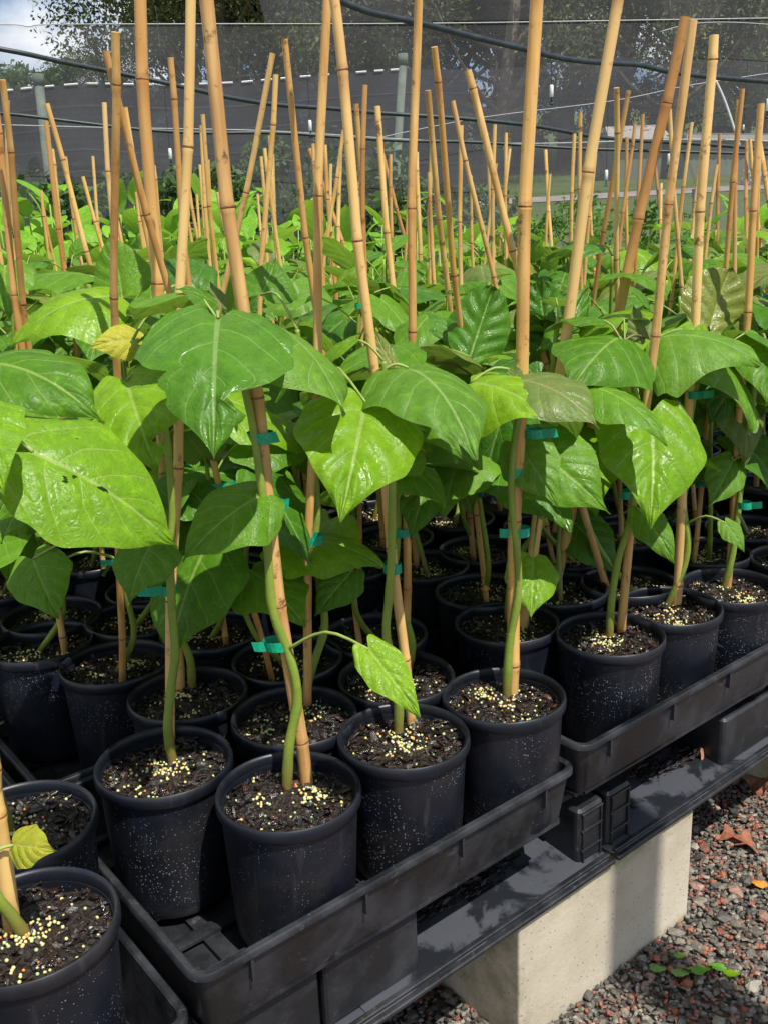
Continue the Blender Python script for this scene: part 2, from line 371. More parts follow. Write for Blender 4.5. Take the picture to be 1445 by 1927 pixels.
    MAT['trunk'] = simple('bark_trunk', (.13, .10, .075), .9, .4, 3, bump=.03)
    def crown(name, c1, c2):
        a = N(name); at = a.n('Attribute', attribute_name='col').outputs['Fac']
        c = a.mixc(at, c1, c2); c = a.mixc(a.math('MULTIPLY', a.rand(), .35), c, (.06, .065, .03))
        p = a.pr(c, .55, .3); tr = a.n('BsdfTranslucent'); a.l(c, tr.inputs[0]); mx = a.n('MixShader'); mx.inputs[0].default_value = .3
        a.l(p, mx.inputs[1]); a.l(tr.outputs[0], mx.inputs[2]); return a.fin(mx.outputs[0])
    MAT['crown'] = crown('eucalypt_foliage', (.040, .058, .016), (.17, .19, .055))
    MAT['bush'] = crown('bush_foliage', (.035, .085, .02), (.11, .21, .05))
    MAT['bushlight'] = crown('bush_foliage_light', (.07, .16, .025), (.18, .34, .06))
    MAT['shed'] = simple('painted_steel', (.19, .22, .18), .5, .1, 2)
    MAT['roof'] = simple('roof_steel', (.50, .47, .44), .5, .1, 2)
    MAT['dry'] = simple('dry_leaf', (.26, .095, .05), .6, .35, 60, bump=.003)
    MAT['dryb'] = simple('dry_leaf_brown', (.33, .17, .10), .7, .3, 60, bump=.003)
    MAT['orange'] = simple('orange_leaf', (.62, .24, .03), .5, .15, 60)
    MAT['weed'] = simple('weed_leaf', (.11, .28, .03), .45, .25, 60)
mats()

# ------------------------------------------------------------------ bench frame of reference
E0 = Vector((-.244, .924, 0)); ES = Vector((.7815, .624, 0)).normalized(); EG = Vector((-ES.y, ES.x, 0)); EZ = Vector((0, 0, 1))
AX = (ES, EG, EZ)
def B(s, g, z): return E0 + ES * s + EG * g + EZ * z
ZG = .10      # ground
ZR = .717     # pot rims
ZSOIL = ZR - .026
def sg(P): d = Vector((P[0], P[1], 0)) - E0; return d.dot(ES), d.dot(EG)
RB = Matrix.Rotation(math.atan2(ES.y, ES.x), 4, 'Z')

# ------------------------------------------------------------------ ground
def terrain_z(x, y):
    if y < 11: return ZG
    k = y - 11
    z = ZG + .11 * k
    if y > 38: z += -.11 * (y - 38) + (y - 38) * .10
    return z + .0
def ground():
    xs = [-300, -120, -60, -30, -15, -6, -2, 0, 1, 2, 4, 8, 16, 30, 60, 120, 300]
    ys = [-100, -20, -5, 0, 2, 4, 5, 6.2, 8, 11, 14, 18, 24, 30, 38, 50, 70, 110, 200, 400]
    def sheet(y0, y1, dz, mat, name):
        yy = [y0] + [y for y in ys if y0 < y < y1] + [y1]
        v = [(x, y, terrain_z(x, y) + dz) for y in yy for x in xs]; n = len(xs); f = []
        for j in range(len(yy) - 1):
            for i in range(n - 1): f.append((j * n + i, j * n + i + 1, (j + 1) * n + i + 1, (j + 1) * n + i))
        return tag(link(name, mesh(name, v, f, mat, True)), kind='structure')
    sheet(-100, 10.0, 0, MAT['gravel_bed'], 'ground')
    sheet(10.0, 400, 0, MAT['grass'], 'grass_slope')
    # pale garden path between the bench and the far bed; thin road across the slope
    g = G(); g.box((0, 5.0, ZG + .003), 12, 1.5, .006); tag(link('path', g.mesh('path', MAT['path'])), kind='structure')
    v = []; f = []
    for i in range(30):
        x = -40 + i * 3.6; y = 27 + .06 * x + .8 * math.sin(i * .5)
        for dy in (-.7, .7): v.append((x, y + dy, terrain_z(x, y + dy) + .02))
    for i in range(29): f.append((2 * i, 2 * i + 2, 2 * i + 3, 2 * i + 1))
    tag(link('road', mesh('road', v, f, MAT['path'])), kind='structure')
ground()

# ------------------------------------------------------------------ trees on the rise
def icos():
    p = (1 + 5 ** .5) / 2
    v = [(-1, p, 0), (1, p, 0), (-1, -p, 0), (1, -p, 0), (0, -1, p), (0, 1, p), (0, -1, -p), (0, 1, -p), (p, 0, -1), (p, 0, 1), (-p, 0, -1), (-p, 0, 1)]
    f = [(0, 11, 5), (0, 5, 1), (0, 1, 7), (0, 7, 10), (0, 10, 11), (1, 5, 9), (5, 11, 4), (11, 10, 2), (10, 7, 6), (7, 1, 8), (3, 9, 4), (3, 4, 2), (3, 2, 6), (3, 6, 8), (3, 8, 9), (4, 9, 5), (2, 4, 11), (6, 2, 10), (8, 6, 7), (9, 8, 1)]
    return np.array(v, float) / math.sqrt(1 + p * p), np.array(f, int)
IV, IF = icos()
def np_mesh(name, V, F, mat, cols=None, smooth=False):
    me = bpy.data.meshes.new(name); k = F.shape[1]
    me.vertices.add(len(V)); me.vertices.foreach_set('co', V.astype(np.float32).ravel())
    me.loops.add(F.size); me.loops.foreach_set('vertex_index', F.astype(np.int32).ravel())
    me.polygons.add(len(F)); me.polygons.foreach_set('loop_start', np.arange(0, F.size, k, dtype=np.int32))
    me.polygons.foreach_set('use_smooth', np.full(len(F), smooth)); me.materials.append(mat); me.update(calc_edges=True)
    if cols is not None:
        at = me.attributes.new('col', 'FLOAT_COLOR', 'POINT'); c4 = np.ones((len(V), 4), np.float32)
        c4[:, :3] = cols if cols.ndim == 2 else cols[:, None]; at.data.foreach_set('color', c4.ravel())
    return me
def leaf_cloud(name, rg, centres, radii, per, size, mat, aspect=.45, droop=.3):
    """leaf-sized faces scattered through clumps"""
    n = len(centres) * per
    ci = np.repeat(np.arange(len(centres)), per)
    d = rg.normal(size=(n, 3)); d /= np.linalg.norm(d, axis=1)[:, None]
    r = rg.random(n) ** .45
    P = centres[ci] + d * (r * radii[ci])[:, None] * np.array([1, 1, .72])
    a = rg.normal(size=(n, 3)); a[:, 2] -= droop; a /= np.linalg.norm(a, axis=1)[:, None]
    b = np.cross(a, rg.normal(size=(n, 3))); b /= np.linalg.norm(b, axis=1)[:, None]
    s = size * (.6 + .8 * rg.random(n))[:, None]
    V = np.stack([P - a * s * .5, P + b * s * aspect * .5, P + a * s * .5, P - b * s * aspect * .5], 1).reshape(-1, 3)
    F = np.arange(4 * n).reshape(n, 4)
    tone = np.clip(rg.random(len(centres))[ci] * .6 + rg.random(n) * .4, 0, 1)
    return np_mesh(name, V, F, mat, np.repeat(tone, 4))
def tree_variants(k, mat, hgt, wid, nclump, per, size, seed):
    out = []
    for i in range(k):
        rg = np.random.default_rng(seed + i)
        # limbs first, clumps at their ends
        g = G(); tr = [(0, 0, -.6)]; x = y = 0.
        for j in range(1, 6): x += rg.normal() * .10 * wid * .3; y += rg.normal() * .10 * wid * .3; tr.append((x, y, hgt * .17 * j))
        g.tube(crspline(tr, 3), list(np.linspace(hgt * .026, hgt * .008, 16)), 7)
        cen = []; rad = []
        for j in range(nclump):
            a = rg.random() * 6.283; hz = .30 + .70 * rg.random() ** .8
            rr = wid * .5 * math.sqrt(max(.06, 1 - ((hz - .58) / .47) ** 2)) * (.45 + .6 * rg.random() ** .6)
            c = np.array([rr * math.cos(a), rr * math.sin(a), hgt * hz]); cen.append(c); rad.append(wid * (.09 + .10 * rg.random()))
            if j % 3 == 0:
                s0 = Vector(tr[min(4, max(1, int(hz * 5) - 1))]); e_ = Vector(c); mdl = (s0 + e_) / 2 + Vector((0, 0, -.04 * hgt))
                g.tube(crspline([s0, mdl, e_], 3), list(np.linspace(hgt * .008, hgt * .002, 7)), 5)
        cr_ = leaf_cloud('crown', rg, np.array(cen), np.array(rad), per, size, mat)
        out.append((g.mesh('trunk', MAT['trunk'], True), cr_))
    return out
TV = tree_variants(4, MAT['crown'], 11, 8.5, 95, 420, .155, 11)
BV = tree_variants(3, MAT['bush'], 1.6, 1.7, 30, 130, .085, 31)
SV = tree_variants(1, MAT['bushlight'], 1.5, 1.5, 46, 150, .055, 51)
def put_tree(var, x, y, s, rz, name, label, cat, group, sz=None):
    o = empty(name, (x, y, terrain_z(x, y)), label, cat, group); o.rotation_euler.z = rz; o.scale = (s, s, sz or s)
    link('trunk', var[0], o); link('crown', var[1], o); return o
ORD = ['first', 'second', 'third', 'fourth', 'fifth', 'sixth', 'seventh', 'eighth', 'ninth', 'tenth', 'eleventh', 'twelfth', 'thirteenth', 'fourteenth', 'fifteenth', 'sixteenth', 'seventeenth', 'eighteenth', 'nineteenth', 'twentieth', 'twenty-first', 'twenty-second', 'twenty-third', 'twenty-fourth', 'twenty-fifth', 'twenty-sixth', 'twenty-seventh', 'twenty-eighth', 'twenty-ninth', 'thirtieth']
ORD_ = ORD
def ordw(n):
    if n < 20: return ORD[n]
    t = ['twenty', 'thirty', 'forty', 'fifty', 'sixty', 'seventy', 'eighty', 'ninety'][(n + 1) // 10 - 2]
    u = (n + 1) % 10; return t + '-' + ORD[u - 1] if u else t[:-1] + 'ieth'
rt = random.Random(5)
TREES = [  # px of the trunk, distance, scale
    (455, 33, 1.12, 'round topped eucalypt at the left end of the wooded rise, beside the open sky'),
    (520, 38, 1.25, 'tall eucalypt just right of the round topped one at the left end of the wood'),
    (60, 62, .42, 'low distant tree peeping over the shade cloth under the white cloud'),
    (655, 34, 1.10, 'eucalypt behind the middle of the black shade cloth'),
    (640, 46, 1.7, 'very tall eucalypt towering behind the middle of the shade cloth'),
    (800, 40, 1.35, 'eucalypt behind the pale green net post'),
    (905, 33, 1.05, 'dark eucalypt right of the pale green net post'),
    (985, 47, 1.75, 'tall eucalypt above the tallest centre right cane'),
    (1060, 37, 1.2, 'slim eucalypt left of the tallest leaning cane'),
    (1150, 44, 1.5, 'eucalypt with bare trunk in the gap right of centre'),
    (1240, 35, 1.0, 'dark eucalypt behind the small pale roof'),
    (1330, 48, 1.55, 'tall thin eucalypt near the right sky gap'),
    (1420, 38, .92, 'yellow green eucalypt at the right edge over the shed'),
    (1500, 52, 1.6, 'eucalypt cut by the right edge of the picture'),
    (430, 52, 1.7, 'farther eucalypt seen between the two left trees'),
    (760, 55, 1.9, 'highest eucalypt rising past the top of the picture'),
    (215, 42, .50, 'short bushy tree at the foot of the left wood'),
    (1560, 40, 1.1, 'eucalypt beyond the right end of the shed'),
    (1380, 60, 1.4, 'far eucalypt behind the yellow green one'),
    (560, 66, 2.0, 'big back row eucalypt left of centre')]
for i, (px, dd, s_, lb) in enumerate(TREES):
    p = atd(px, 420, dd); put_tree(TV[i % 4], p.x, p.y, s_, rt.random() * 6.28, 'eucalypt_tree', lb, 'tree', 'eucalypts on the rise behind the nursery')

for i in range(19):
    p = atd(-60 + i * 88 + rt.uniform(-25, 25), 420, 35 + rt.uniform(-1.5, 3)); put_tree(BV[i % 3], p.x, p.y, rt.uniform(1.7, 2.6), rt.random() * 6, 'understorey_bush', 'bushy understorey clump along the foot of the wood, %s of nineteen from the left' % ORD_[i], 'bush', 'bushes along the foot of the wood')

# ------------------------------------------------------------------ leaf meshes
WTAB = [(0, .74), (.05, .86), (.12, .955), (.22, .99), (.30, 1.0), (.42, .93), (.55, .78), (.68, .56), (.79, .34), (.88, .165), (.94, .07), (.98, .02), (1.0, .004)]
def wfun(v):
    for i in range(len(WTAB) - 1):
        if v <= WTAB[i + 1][0]:
            a, b = WTAB[i], WTAB[i + 1]; t = (v - a[0]) / (b[0] - a[0]); return a[1] + (b[1] - a[1]) * t
    return .004
def make_leaf(name, length=1.0, width=1.0, droop=.8, arch=.25, fold=0.0, lobe=.15, twist=0.0, ripple=.02, puck=.02, nu=10, nv=14, notch=(), holes=(), seed=0, lance=False, curl=0.0, mat=None, oval=False):
    """heart-shaped blade: junction at the origin, chord along +Y, upper face +Z"""
    rg = random.Random(seed); ph = rg.random() * 6.28; ph2 = rg.random() * 6.28
    rows = []; uv1 = []; uv2 = []; N0 = nu * 2 + 1
    # bend profile along the blade
    ys = [0.0]; zs = [0.0]; K = 60
    for i in range(K):
        t = (i + .5) / K; th = -droop * (t - .45)
        ys.append(ys[-1] + math.cos(th) / K); zs.append(zs[-1] + math.sin(th) / K)
    cy, cz = ys[-1], zs[-1]; L0 = math.hypot(cy, cz); ca, sa = cy / L0, cz / L0
    def bend(t):
        if t < 0: y0 = math.cos(droop * .45) * t; z0 = math.sin(droop * .45) * t
        else:
            k = min(t, 1) * K; i = min(int(k), K - 1); fr = k - i
            y0 = ys[i] + (ys[i + 1] - ys[i]) * fr; z0 = zs[i] + (zs[i + 1] - zs[i]) * fr
        return (y0 * ca + z0 * sa) / L0, (-y0 * sa + z0 * ca) / L0, math.cos(-droop * (t - .45)), math.sin(-droop * (t - .45))
    V = []
    for j in range(nv + 1):
        v = (j / nv) ** .92
        w = (math.sin(math.pi * min(1, v ** .8)) ** .8 * .98 + .02 if lance else ((math.sin(math.pi * min(1, (v * .90 + .10))) ** .55 * .98 + .01) if oval else wfun(v))) * .5 * width
        for i in range(-nu, nu + 1):
            s = i / nu; a = abs(s); ww = w
            for (side, v0, dv, dep) in notch:
                if side * s > 0: ww *= 1 - dep * math.exp(-((v - v0) / dv) ** 2) * min(1, a * 3)
            ww *= 1 + .035 * math.sin(v * 17 + ph + (3 if s > 0 else 0)) * a
            x = s * ww * (1 if a < .7 else 1)
            y = v - (lobe * (math.sin(math.pi * a ** 1.05)) * (1 - v) ** 3.2 if not lance else 0) + (.02 * a * math.sin(v * 9 + ph2) * v)
            by, bz, c_, s_ = bend(y)
            q = v - .34 * a ** .85; z = -arch * (x * x) * 1.6 + fold * abs(x)
            z += ripple * a ** 2 * math.sin(v * 13 + ph + (1.7 if s > 0 else 0)) + ripple * .8 * a * math.sin(5 * v + ph2) * (1 if s > 0 else -1)
            fr = (q / .19 + 7.0 + (.31 if s > 0 else 0)) % 1; d = min(fr, 1 - fr) * 2
            z += puck * (d ** .7) * min(1, a * 4) * min(1, (1 - a) * 3 + .2) - puck * .5 * math.exp(-(a * 12) ** 2)
            z += curl * a ** 3
            tw = twist * (v - .3); xr = x * math.cos(tw) - z * math.sin(tw); zr = x * math.sin(tw) + z * math.cos(tw)
            V.append((xr * length, (by - zr * s_) * length, (bz + zr * c_) * length)); uv1.append((s * .5 + .5, v)); uv2.append((x + .5, y))
    F = []
    for j in range(nv):
        for i in range(2 * nu):
            a_ = j * N0 + i; u_ = uv2[a_]
            if any(((u_[0] - .5 - hx) * math.cos(ha) + (u_[1] - hy) * math.sin(ha)) ** 2 / hr1 ** 2 + (-(u_[0] - .5 - hx) * math.sin(ha) + (u_[1] - hy) * math.cos(ha)) ** 2 / hr2 ** 2 < 1 + .3 * math.sin(u_[0] * 90) + .3 * math.sin(u_[1] * 110) for (hx, hy, hr1, hr2, ha) in holes): continue
            F.append((a_, a_ + 1, a_ + 1 + N0, a_ + N0))
    me = mesh(name, V, F, mat or MAT['leaf'])
    for nm, uv in (('sv', uv1), ('xy', uv2)):
        ul = me.uv_layers.new(name=nm); arr = np.zeros(len(me.loops) * 2, np.float32)
        idx = np.zeros(len(me.loops), np.int32); me.loops.foreach_get('vertex_index', idx); u = np.array(uv, np.float32)[idx]
        ul.data.foreach_set('uv', u.ravel())
    return me
LV = []
for i in range(9):
    r_ = random.Random(100 + i)
    LV.append(make_leaf('leaf_blade', width=r_.uniform(.74, .92), droop=r_.uniform(.3, 1.25), arch=r_.uniform(.0, .5), fold=r_.uniform(-.25, .1), lobe=r_.uniform(.10, .18), ripple=r_.uniform(.012, .035), puck=r_.uniform(.008, .02), twist=r_.uniform(-.5, .5), nu=7, nv=14, seed=i,
                        notch=[] if i % 3 else [(1 if i % 2 else -1, r_.uniform(.4, .8), .05, .4)]))
BL = [make_leaf('long_leaf', width=.30 + .05 * i, droop=.7 + .25 * i, arch=.5, fold=.25, lobe=0, ripple=.01, puck=.003, nu=3, nv=8, seed=40 + i, lance=True, mat=MAT['blade']) for i in range(4)]

def leaf_matrix(base, tip, facing, roll=0.0):
    base = Vector(base); tip = Vector(tip); Y = tip - base; L = Y.length; Y = Y / L
    Z = Vector(facing); Z = (Z - Y * Z.dot(Y)).normalized()
    if roll: Z = Matrix.Rotation(roll, 3, Y) @ Z
    X = Y.cross(Z)
    m = Matrix.Identity(4)
    for i in range(3): m[i][0] = X[i]; m[i][1] = Y[i]; m[i][2] = Z[i]; m[i][3] = base[i]
    return m, L
def add_leaf(root, me, base, tip, facing, mat, sx=1.0, roll=0.0, name='leaf'):
    m, L = leaf_matrix(base, tip, facing, roll)
    o = link(name, me, root); o.matrix_basis = T(-root.location) @ m @ Matrix.Diagonal((L * sx, L, L * sx, 1))
    o.material_slots[0].link = 'OBJECT'; o.material_slots[0].material = MAT[mat]
    return o
def add_tube(root, name, pts, rad, mat, n=7):
    g = G(); g.tube([Vector(p) - root.location for p in pts], rad, n); o = link(name, g.mesh(name, mat, True), root); return o

# ------------------------------------------------------------------ pots
def lathe(prof, n=48):
    v = []; f = []; m = len(prof)
    for i in range(n):
        a = 2 * math.pi * i / n
        for (r, z) in prof: v.append((r * math.cos(a), r * math.sin(a), z))
    for i in range(n):
        j = (i + 1) % n
        for k in range(m - 1): f.append((i * m + k, j * m + k, j * m + k + 1, i * m + k + 1))
    return v, f
def pot_meshes():
    hp = .214
    prof = [(.0, -hp), (.079, -hp), (.083, -hp + .004), (.0850, -hp + .02), (.0935, -.018), (.0935, -.016), (.0900, -.016), (.081, -hp + .01), (.0, -hp + .008)]
    v, f = lathe(prof); body = mesh('body', v, f, MAT['pot']); smooth_by_angle(body)
    prof = [(.0938, -.020), (.0975, -.0195), (.0993, -.0165), (.0997, -.008), (.0988, -.002), (.0970, 0), (.0945, -.0008), (.0925, -.004), (.0915, -.016), (.0938, -.020)]
    v, f = lathe(prof, 64); rim = mesh('rim', v, f, MAT['pot']); smooth_by_angle(rim, 50)
    soils = []; chips = []; beads = []
    for k in range(5):
        v = []; f = []; nr, na = 9, 36
        for i in range(nr + 1):
            r = .0905 * i / nr
            for j in range(na):
                a = 2 * math.pi * j / na; x, y = r * math.cos(a), r * math.sin(a)
                z = -.026 + .010 * noise.noise((x * 22, y * 22, k * 7.3)) + .006 * noise.noise((x * 70, y * 70, k * 3.1)) + .005 * (1 - i / nr)
                v.append((x, y, z))
        for i in range(nr):
            for j in range(na): f.append((i * na + j, (i + 1) * na + j, (i + 1) * na + (j + 1) % na, i * na + (j + 1) % na))
        soils.append(mesh('potting_mix', v, f, MAT['soil']))
        rg = np.random.default_rng(k)
        n = 420; th = rg.random(n) * 6.283; rr = .088 * np.sqrt(rg.random(n)); s = .0018 + .0052 * rg.random(n) ** 2.2
        cen = np.stack([rr * np.cos(th), rr * np.sin(th), np.array([-.024 + .010 * noise.noise((a_ * 22, b_ * 22, k * 7.3)) + .003 for a_, b_ in zip(rr * np.cos(th), rr * np.sin(th))])], 1)
        sc3 = np.stack([s * (.9 + 1.2 * rg.random(n)), s * (.5 + .5 * rg.random(n)), s * .35], 1)
        V = []; 
        for i in range(n):
            q = Matrix.Rotation(rg.random() * 6.28, 3, 'Z') @ Matrix.Rotation(rg.normal() * .5, 3, 'X') @ Matrix.Rotation(rg.normal() * .4, 3, 'Y')
            V.append((IV * sc3[i] * (.75 + .5 * rg.random((12, 1)))) @ np.array(q).T + cen[i])
        pal = np.array([(.025, .014, .009), (.05, .024, .014), (.08, .030, .016), (.012, .009, .008), (.09, .085, .085), (.16, .05, .02), (.07, .04, .03)])
        cc = pal[rg.choice(7, n, p=[.3, .22, .16, .17, .06, .03, .06])] * .42
        chips.append(np_mesh('bark_chips', np.concatenate(V), (IF[None] + (np.arange(n) * 12)[:, None, None]).reshape(-1, 3), MAT['chips'], np.repeat(cc, 12, 0)))
        # slow-release beads: clusters plus strays
        n = 125; cl = rg.normal(size=(5, 2)) * .032; ci = rg.choice(5, n, p=[.4, .25, .17, .1, .08]); xy_ = cl[ci] + rg.normal(size=(n, 2)) * .012
        st_ = rg.random(n) < .28; a_ = rg.random(n) * 6.28; r_ = .084 * np.sqrt(rg.random(n)); xy_[st_] = np.stack([r_ * np.cos(a_), r_ * np.sin(a_)], 1)[st_]
        rad_ = np.hypot(xy_[:, 0], xy_[:, 1]); ov = rad_ > .085; xy_[ov] *= (.08 / rad_[ov])[:, None]
        z = np.array([-.026 + .010 * noise.noise((x * 22, y * 22, k * 7.3)) + .005 * (1 - math.hypot(x, y) / .09) for x, y in xy_]) + .0022 + .0015 * rg.random(n)
        s = .0017 + .0009 * rg.random(n); V = (IV[None] * s[:, None, None] + np.concatenate([xy_, z[:, None]], 1)[:, None, :]).reshape(-1, 3)
        pal = np.array([(.66, .58, .24), (.58, .58, .26), (.38, .48, .24), (.72, .45, .16), (.72, .24, .06), (.70, .64, .42), (.24, .40, .24)])
        cc = pal[rg.choice(7, n, p=[.36, .24, .12, .09, .04, .11, .04])]
        beads.append(np_mesh('fertiliser_beads', V, (IF[None] + (np.arange(n) * 12)[:, None, None]).reshape(-1, 3), MAT['bead'], np.repeat(cc, 12, 0), True))
    return body, rim, soils, chips, beads
PB, PRM, PS, PC, PBD = pot_meshes()

POTS = dict(A=(543, 1484), B=(309, 1429), E=(759, 1381), C=(554, 1343), G=(947, 1305), D=(354, 1302), F=(745, 1270), H=(1147, 1190), H2=(953, 1168), I=(1260, 1138), J=(1374, 1100), L1=(54, 1735), L2=(37, 1545),
            p1=(77, 1205), p2=(98, 1155), p3=(218, 1243), p4=(256, 1160), p5=(287, 1105), p6=(420, 1112), p7=(398, 1183), p8=(430, 1062), p9=(541, 1235), q1=(705, 1190), q2=(908, 1108), q3=(905, 1030), q4=(1052, 1105), q5=(1182, 1092), q6=(1328, 1035), q7=(1500, 1050), q8=(1405, 990), q9=(660, 1060), r1=(800, 1060))
POTNAME = dict(A='nearest full view black pot at the front corner of the bench tray', B='black pot left of the nearest corner pot, mostly in shade', E='black pot second along the front edge of the near tray', C='black pot directly behind the nearest corner pot',
               G='black pot third along the front edge, at the tray end with the gap', D='black pot in the second row behind the shaded left pot', F='black pot behind the second front edge pot', H='black pot first in the raised right hand tray, with rim beside the gap',
               H2='black pot behind the third front edge pot, under a small bright leaf', I='black pot second along the edge of the right hand tray', J='black pot third along the edge of the right hand tray', L1='large black pot cut by the lower left corner of the picture', L2='black pot at the left edge behind the lower left corner pot, with a yellow leaf')
pots = []   # key, position
for k, (x, y) in POTS.items(): p = atz(x, y, ZR); pots.append([k, Vector((p.x, p.y, 0))])
rl = random.Random(3)
rowg = [.10, .29, .47, .66, .85, 1.04, 1.23, 1.42, 1.61, 1.80, 1.99, 2.18, 2.37, 2.56, 2.75]
for ri, gg in enumerate(rowg):
    for j in range(-16, 34):
        s_ = j * .205 + (.1 if ri % 2 else 0) + rl.uniform(-.012, .012); P = B(s_, gg + rl.uniform(-.012, .012), 0)
        x, y, t = proj((P.x, P.y, ZR + .3))
        if t < .8 or x < -420 or x > 1700 or P.y > 3.75: continue
        xr, yr, tr_ = proj((P.x, P.y, ZR))
        if yr > 1250: continue
        if -.3 < s_ < -.02 and gg < .5: continue
        if min((P - q[1]).length for q in pots) < .188: continue
        pots.append(['z', P])
# row / place descriptors for the ones without a name of their own
by = {}
for q in pots:
    s_, gg = sg(q[1]); ri = min(range(len(rowg)), key=lambda i: abs(rowg[i] - gg)); by.setdefault(ri, []).append((s_, q)); q.append(ri)
for ri, lst in by.items():
    lst.sort(key=lambda a: a[0])
    for i, (s_, q) in enumerate(lst): q.append(i)
def where(q): return '%s from left in %s row back' % (ORD[q[3]], ORD[q[2]])
pot_objs = []
for n_, q in enumerate(pots):
    P = q[1]; lb = POTNAME.get(q[0]) or 'round black nursery pot, ' + where(q)
    o = empty('plant_pot', (P.x, P.y, ZR), lb, 'plant pot', 'black nursery pots standing in the trays'); o.rotation_euler = (rl.uniform(-.015, .015), rl.uniform(-.015, .015), 0)
    rz = Matrix.Rotation(rl.random() * 6.28, 4, 'Z')
    link('body', PB, o, rz); link('rim', PRM, o, rz); k = n_ % 5
    link('potting_mix', PS[k], o, rz)
    yr = proj((P.x, P.y, ZR))[1]
    if yr > 960 or q[0] != 'z':
        tag(link('bark_chips', PC[k], o, rz), kind='stuff'); tag(link('fertiliser_beads', PBD[k], o, rz), kind='stuff')

# ------------------------------------------------------------------ canes
def cane(base, top, r, label, tone=0.0, seed=0, nodes=None, ztone=None, long=None):
    """a bamboo cane standing in a pot: shaft, swollen joints; base sits 4 cm under the soil"""
    rg = random.Random(seed); base = Vector(base); top = Vector(top); d = (top - base); L = d.length; d.normalize()
    b0 = base - d * .05; L += .05
    o = bpy.data.objects.new('bamboo_cane', None); C.objects.link(o); o.location = b0
    tag(o, label, 'bamboo cane', 'bamboo canes staking the seedlings')
    nd = []; z = rg.uniform(.05, .22)
    while z < L - .03: nd.append(z); z += rg.uniform(.17, .30)
    if nodes: nd = sorted(nodes)
    zs = sorted(set([0, L] + [i * L / 14 for i in range(1, 14)] + [k for z_ in nd for k in (z_ - .009, z_ - .003, z_, z_ + .003, z_ + .010) if 0 < k < L]))
    side = Vector((rg.uniform(-1, 1), rg.uniform(-1, 1), 0)) * .004; pts = []; rad = []
    for z_ in zs:
        k = min([abs(z_ - n1) for n1 in nd] or [1]); rr = r * .84 * (1.06 - .16 * z_ / L)
        if k < .0065: rr *= 1.10 if k > .001 else 1.02
        kink = sum(((-1) ** i) * .0034 * max(0, 1 - abs(z_ - n1) / .25) for i, n1 in enumerate(nd))
        pts.append(d * z_ + side * math.sin(3.1 * z_ / L) + Vector((kink, kink * .5, 0))); rad.append(rr)
    g = G(); g.tube(pts, rad, 12); me = g.mesh('shaft', MAT['bamboo'], True); smooth_by_angle(me, 60)
    at = me.attributes.new('tone', 'FLOAT', 'POINT')
    tv = []
    for z_ in zs:
        b_ = max(0, 1 - abs(z_ - .05) / .05) * .75 if z_ < .12 else 0
        t_ = tone if ztone is None else (tone if z_ > ztone * L else tone * max(0, 1 - (ztone * L - z_) / .12))
        kn = min([abs(z_ - n1 + .006) for n1 in nd] or [1]); t_ += max(0, .35 * (1 - kn / .014)) * (.4 + .6 * rg.random())
        tv += [min(1, b_ + t_)] * 12
    at.data.foreach_set('value', tv); link('shaft', me, o)
    for z_ in nd:
        i = zs.index(min(zs, key=lambda q_: abs(q_ - z_))); g = G(); rr = rad[i]
        c0 = pts[i]; dd = d * .0011
        g.tube([c0 - dd * 1.6 , c0 - dd, c0 + dd, c0 + dd * 1.6], [rr * 1.0, rr * 1.09, rr * 1.09, rr * 1.0], 12); link('joint', g.mesh('joint', MAT['node'], True), o)
    return o
potpos = {q[0]: q[1] for q in pots if q[0] != 'z'}
used = set()
HC = {  # pot: base px, top px, radius, tone, label, extend
    'A': ((575, 1478), (385, 0), .0105, .12, 'thick bamboo cane leaning left out of the nearest corner pot, tied in three places', 1.10, None),
    'B': ((316, 1402), (358, -10), .0085, 0, 'slim straight cane rising from the shaded left pot to the top of the picture', 1.08, None),
    'D': ((337, 1298), (264, -10), .0115, .45, 'thick cane with a dark brown top standing left of the big toothed leaf', 1.10, .72),
    'C': ((574, 1335), (612, -10), .0080, 0, 'cane leaning right from the pot behind the nearest one, crossing another at the top', 1.08, None),
    'E': ((772, 1368), (624, -10), .0085, .1, 'cane from the second front edge pot leaning far left and crossing its neighbour', 1.12, None),
    'F': ((760, 1262), (783, -10), .0080, .05, 'upright cane just right of the picture centre, from the pot behind the second edge pot', 1.1, None),
    'G': ((960, 1308), (1006, -10), .0118, 0, 'thick pale straight cane from the third front edge pot to the top of the picture', 1.05, None),
    'H2': ((980, 1182), (1162, -20), .0120, .05, 'thick cane leaning right behind the tallest pale one, running out of the top', 1.05, None),
    'q4': ((1040, 1108), (1287, 32), .0125, .5, 'thick cane with reddish brown top, leaning right most of all', 1.0, .62),
    'H': ((1164, 1195), (1303, 38), .0095, 0, 'long pale cane leaning right beside the reddish topped one', 1.0, None),
    'I': ((1270, 1143), (1340, 66), .0105, 0, 'cane with a split black knot just below its top, right of the long pale one', 1.0, None),
    'J': ((1367, 1108), (1432, 195), .0085, .2, 'cane in the third edge pot of the right tray, dark speckled at its middle', 1.0, None),
    'L1': ((22, 1752), (-160, 560), .011, .0, 'cane at the lower left corner leaning out of the picture', 1.0, None),
    'L2': ((-6, 1572), (-90, 480), .010, .0, 'cane at the left edge behind the lower left corner one', 1.0, None)}
cane_line = {}
for k, (bp, tp, r, tone, lb, ext, zt) in HC.items():
    b = atz(*bp, ZSOIL); t = onaxis(*tp, b); t = b + (t - b) * ext
    cane(b, t, r, lb, tone, hash_ := sum(map(ord, k)), ztone=zt); cane_line[k] = (b, t); used.add(k)
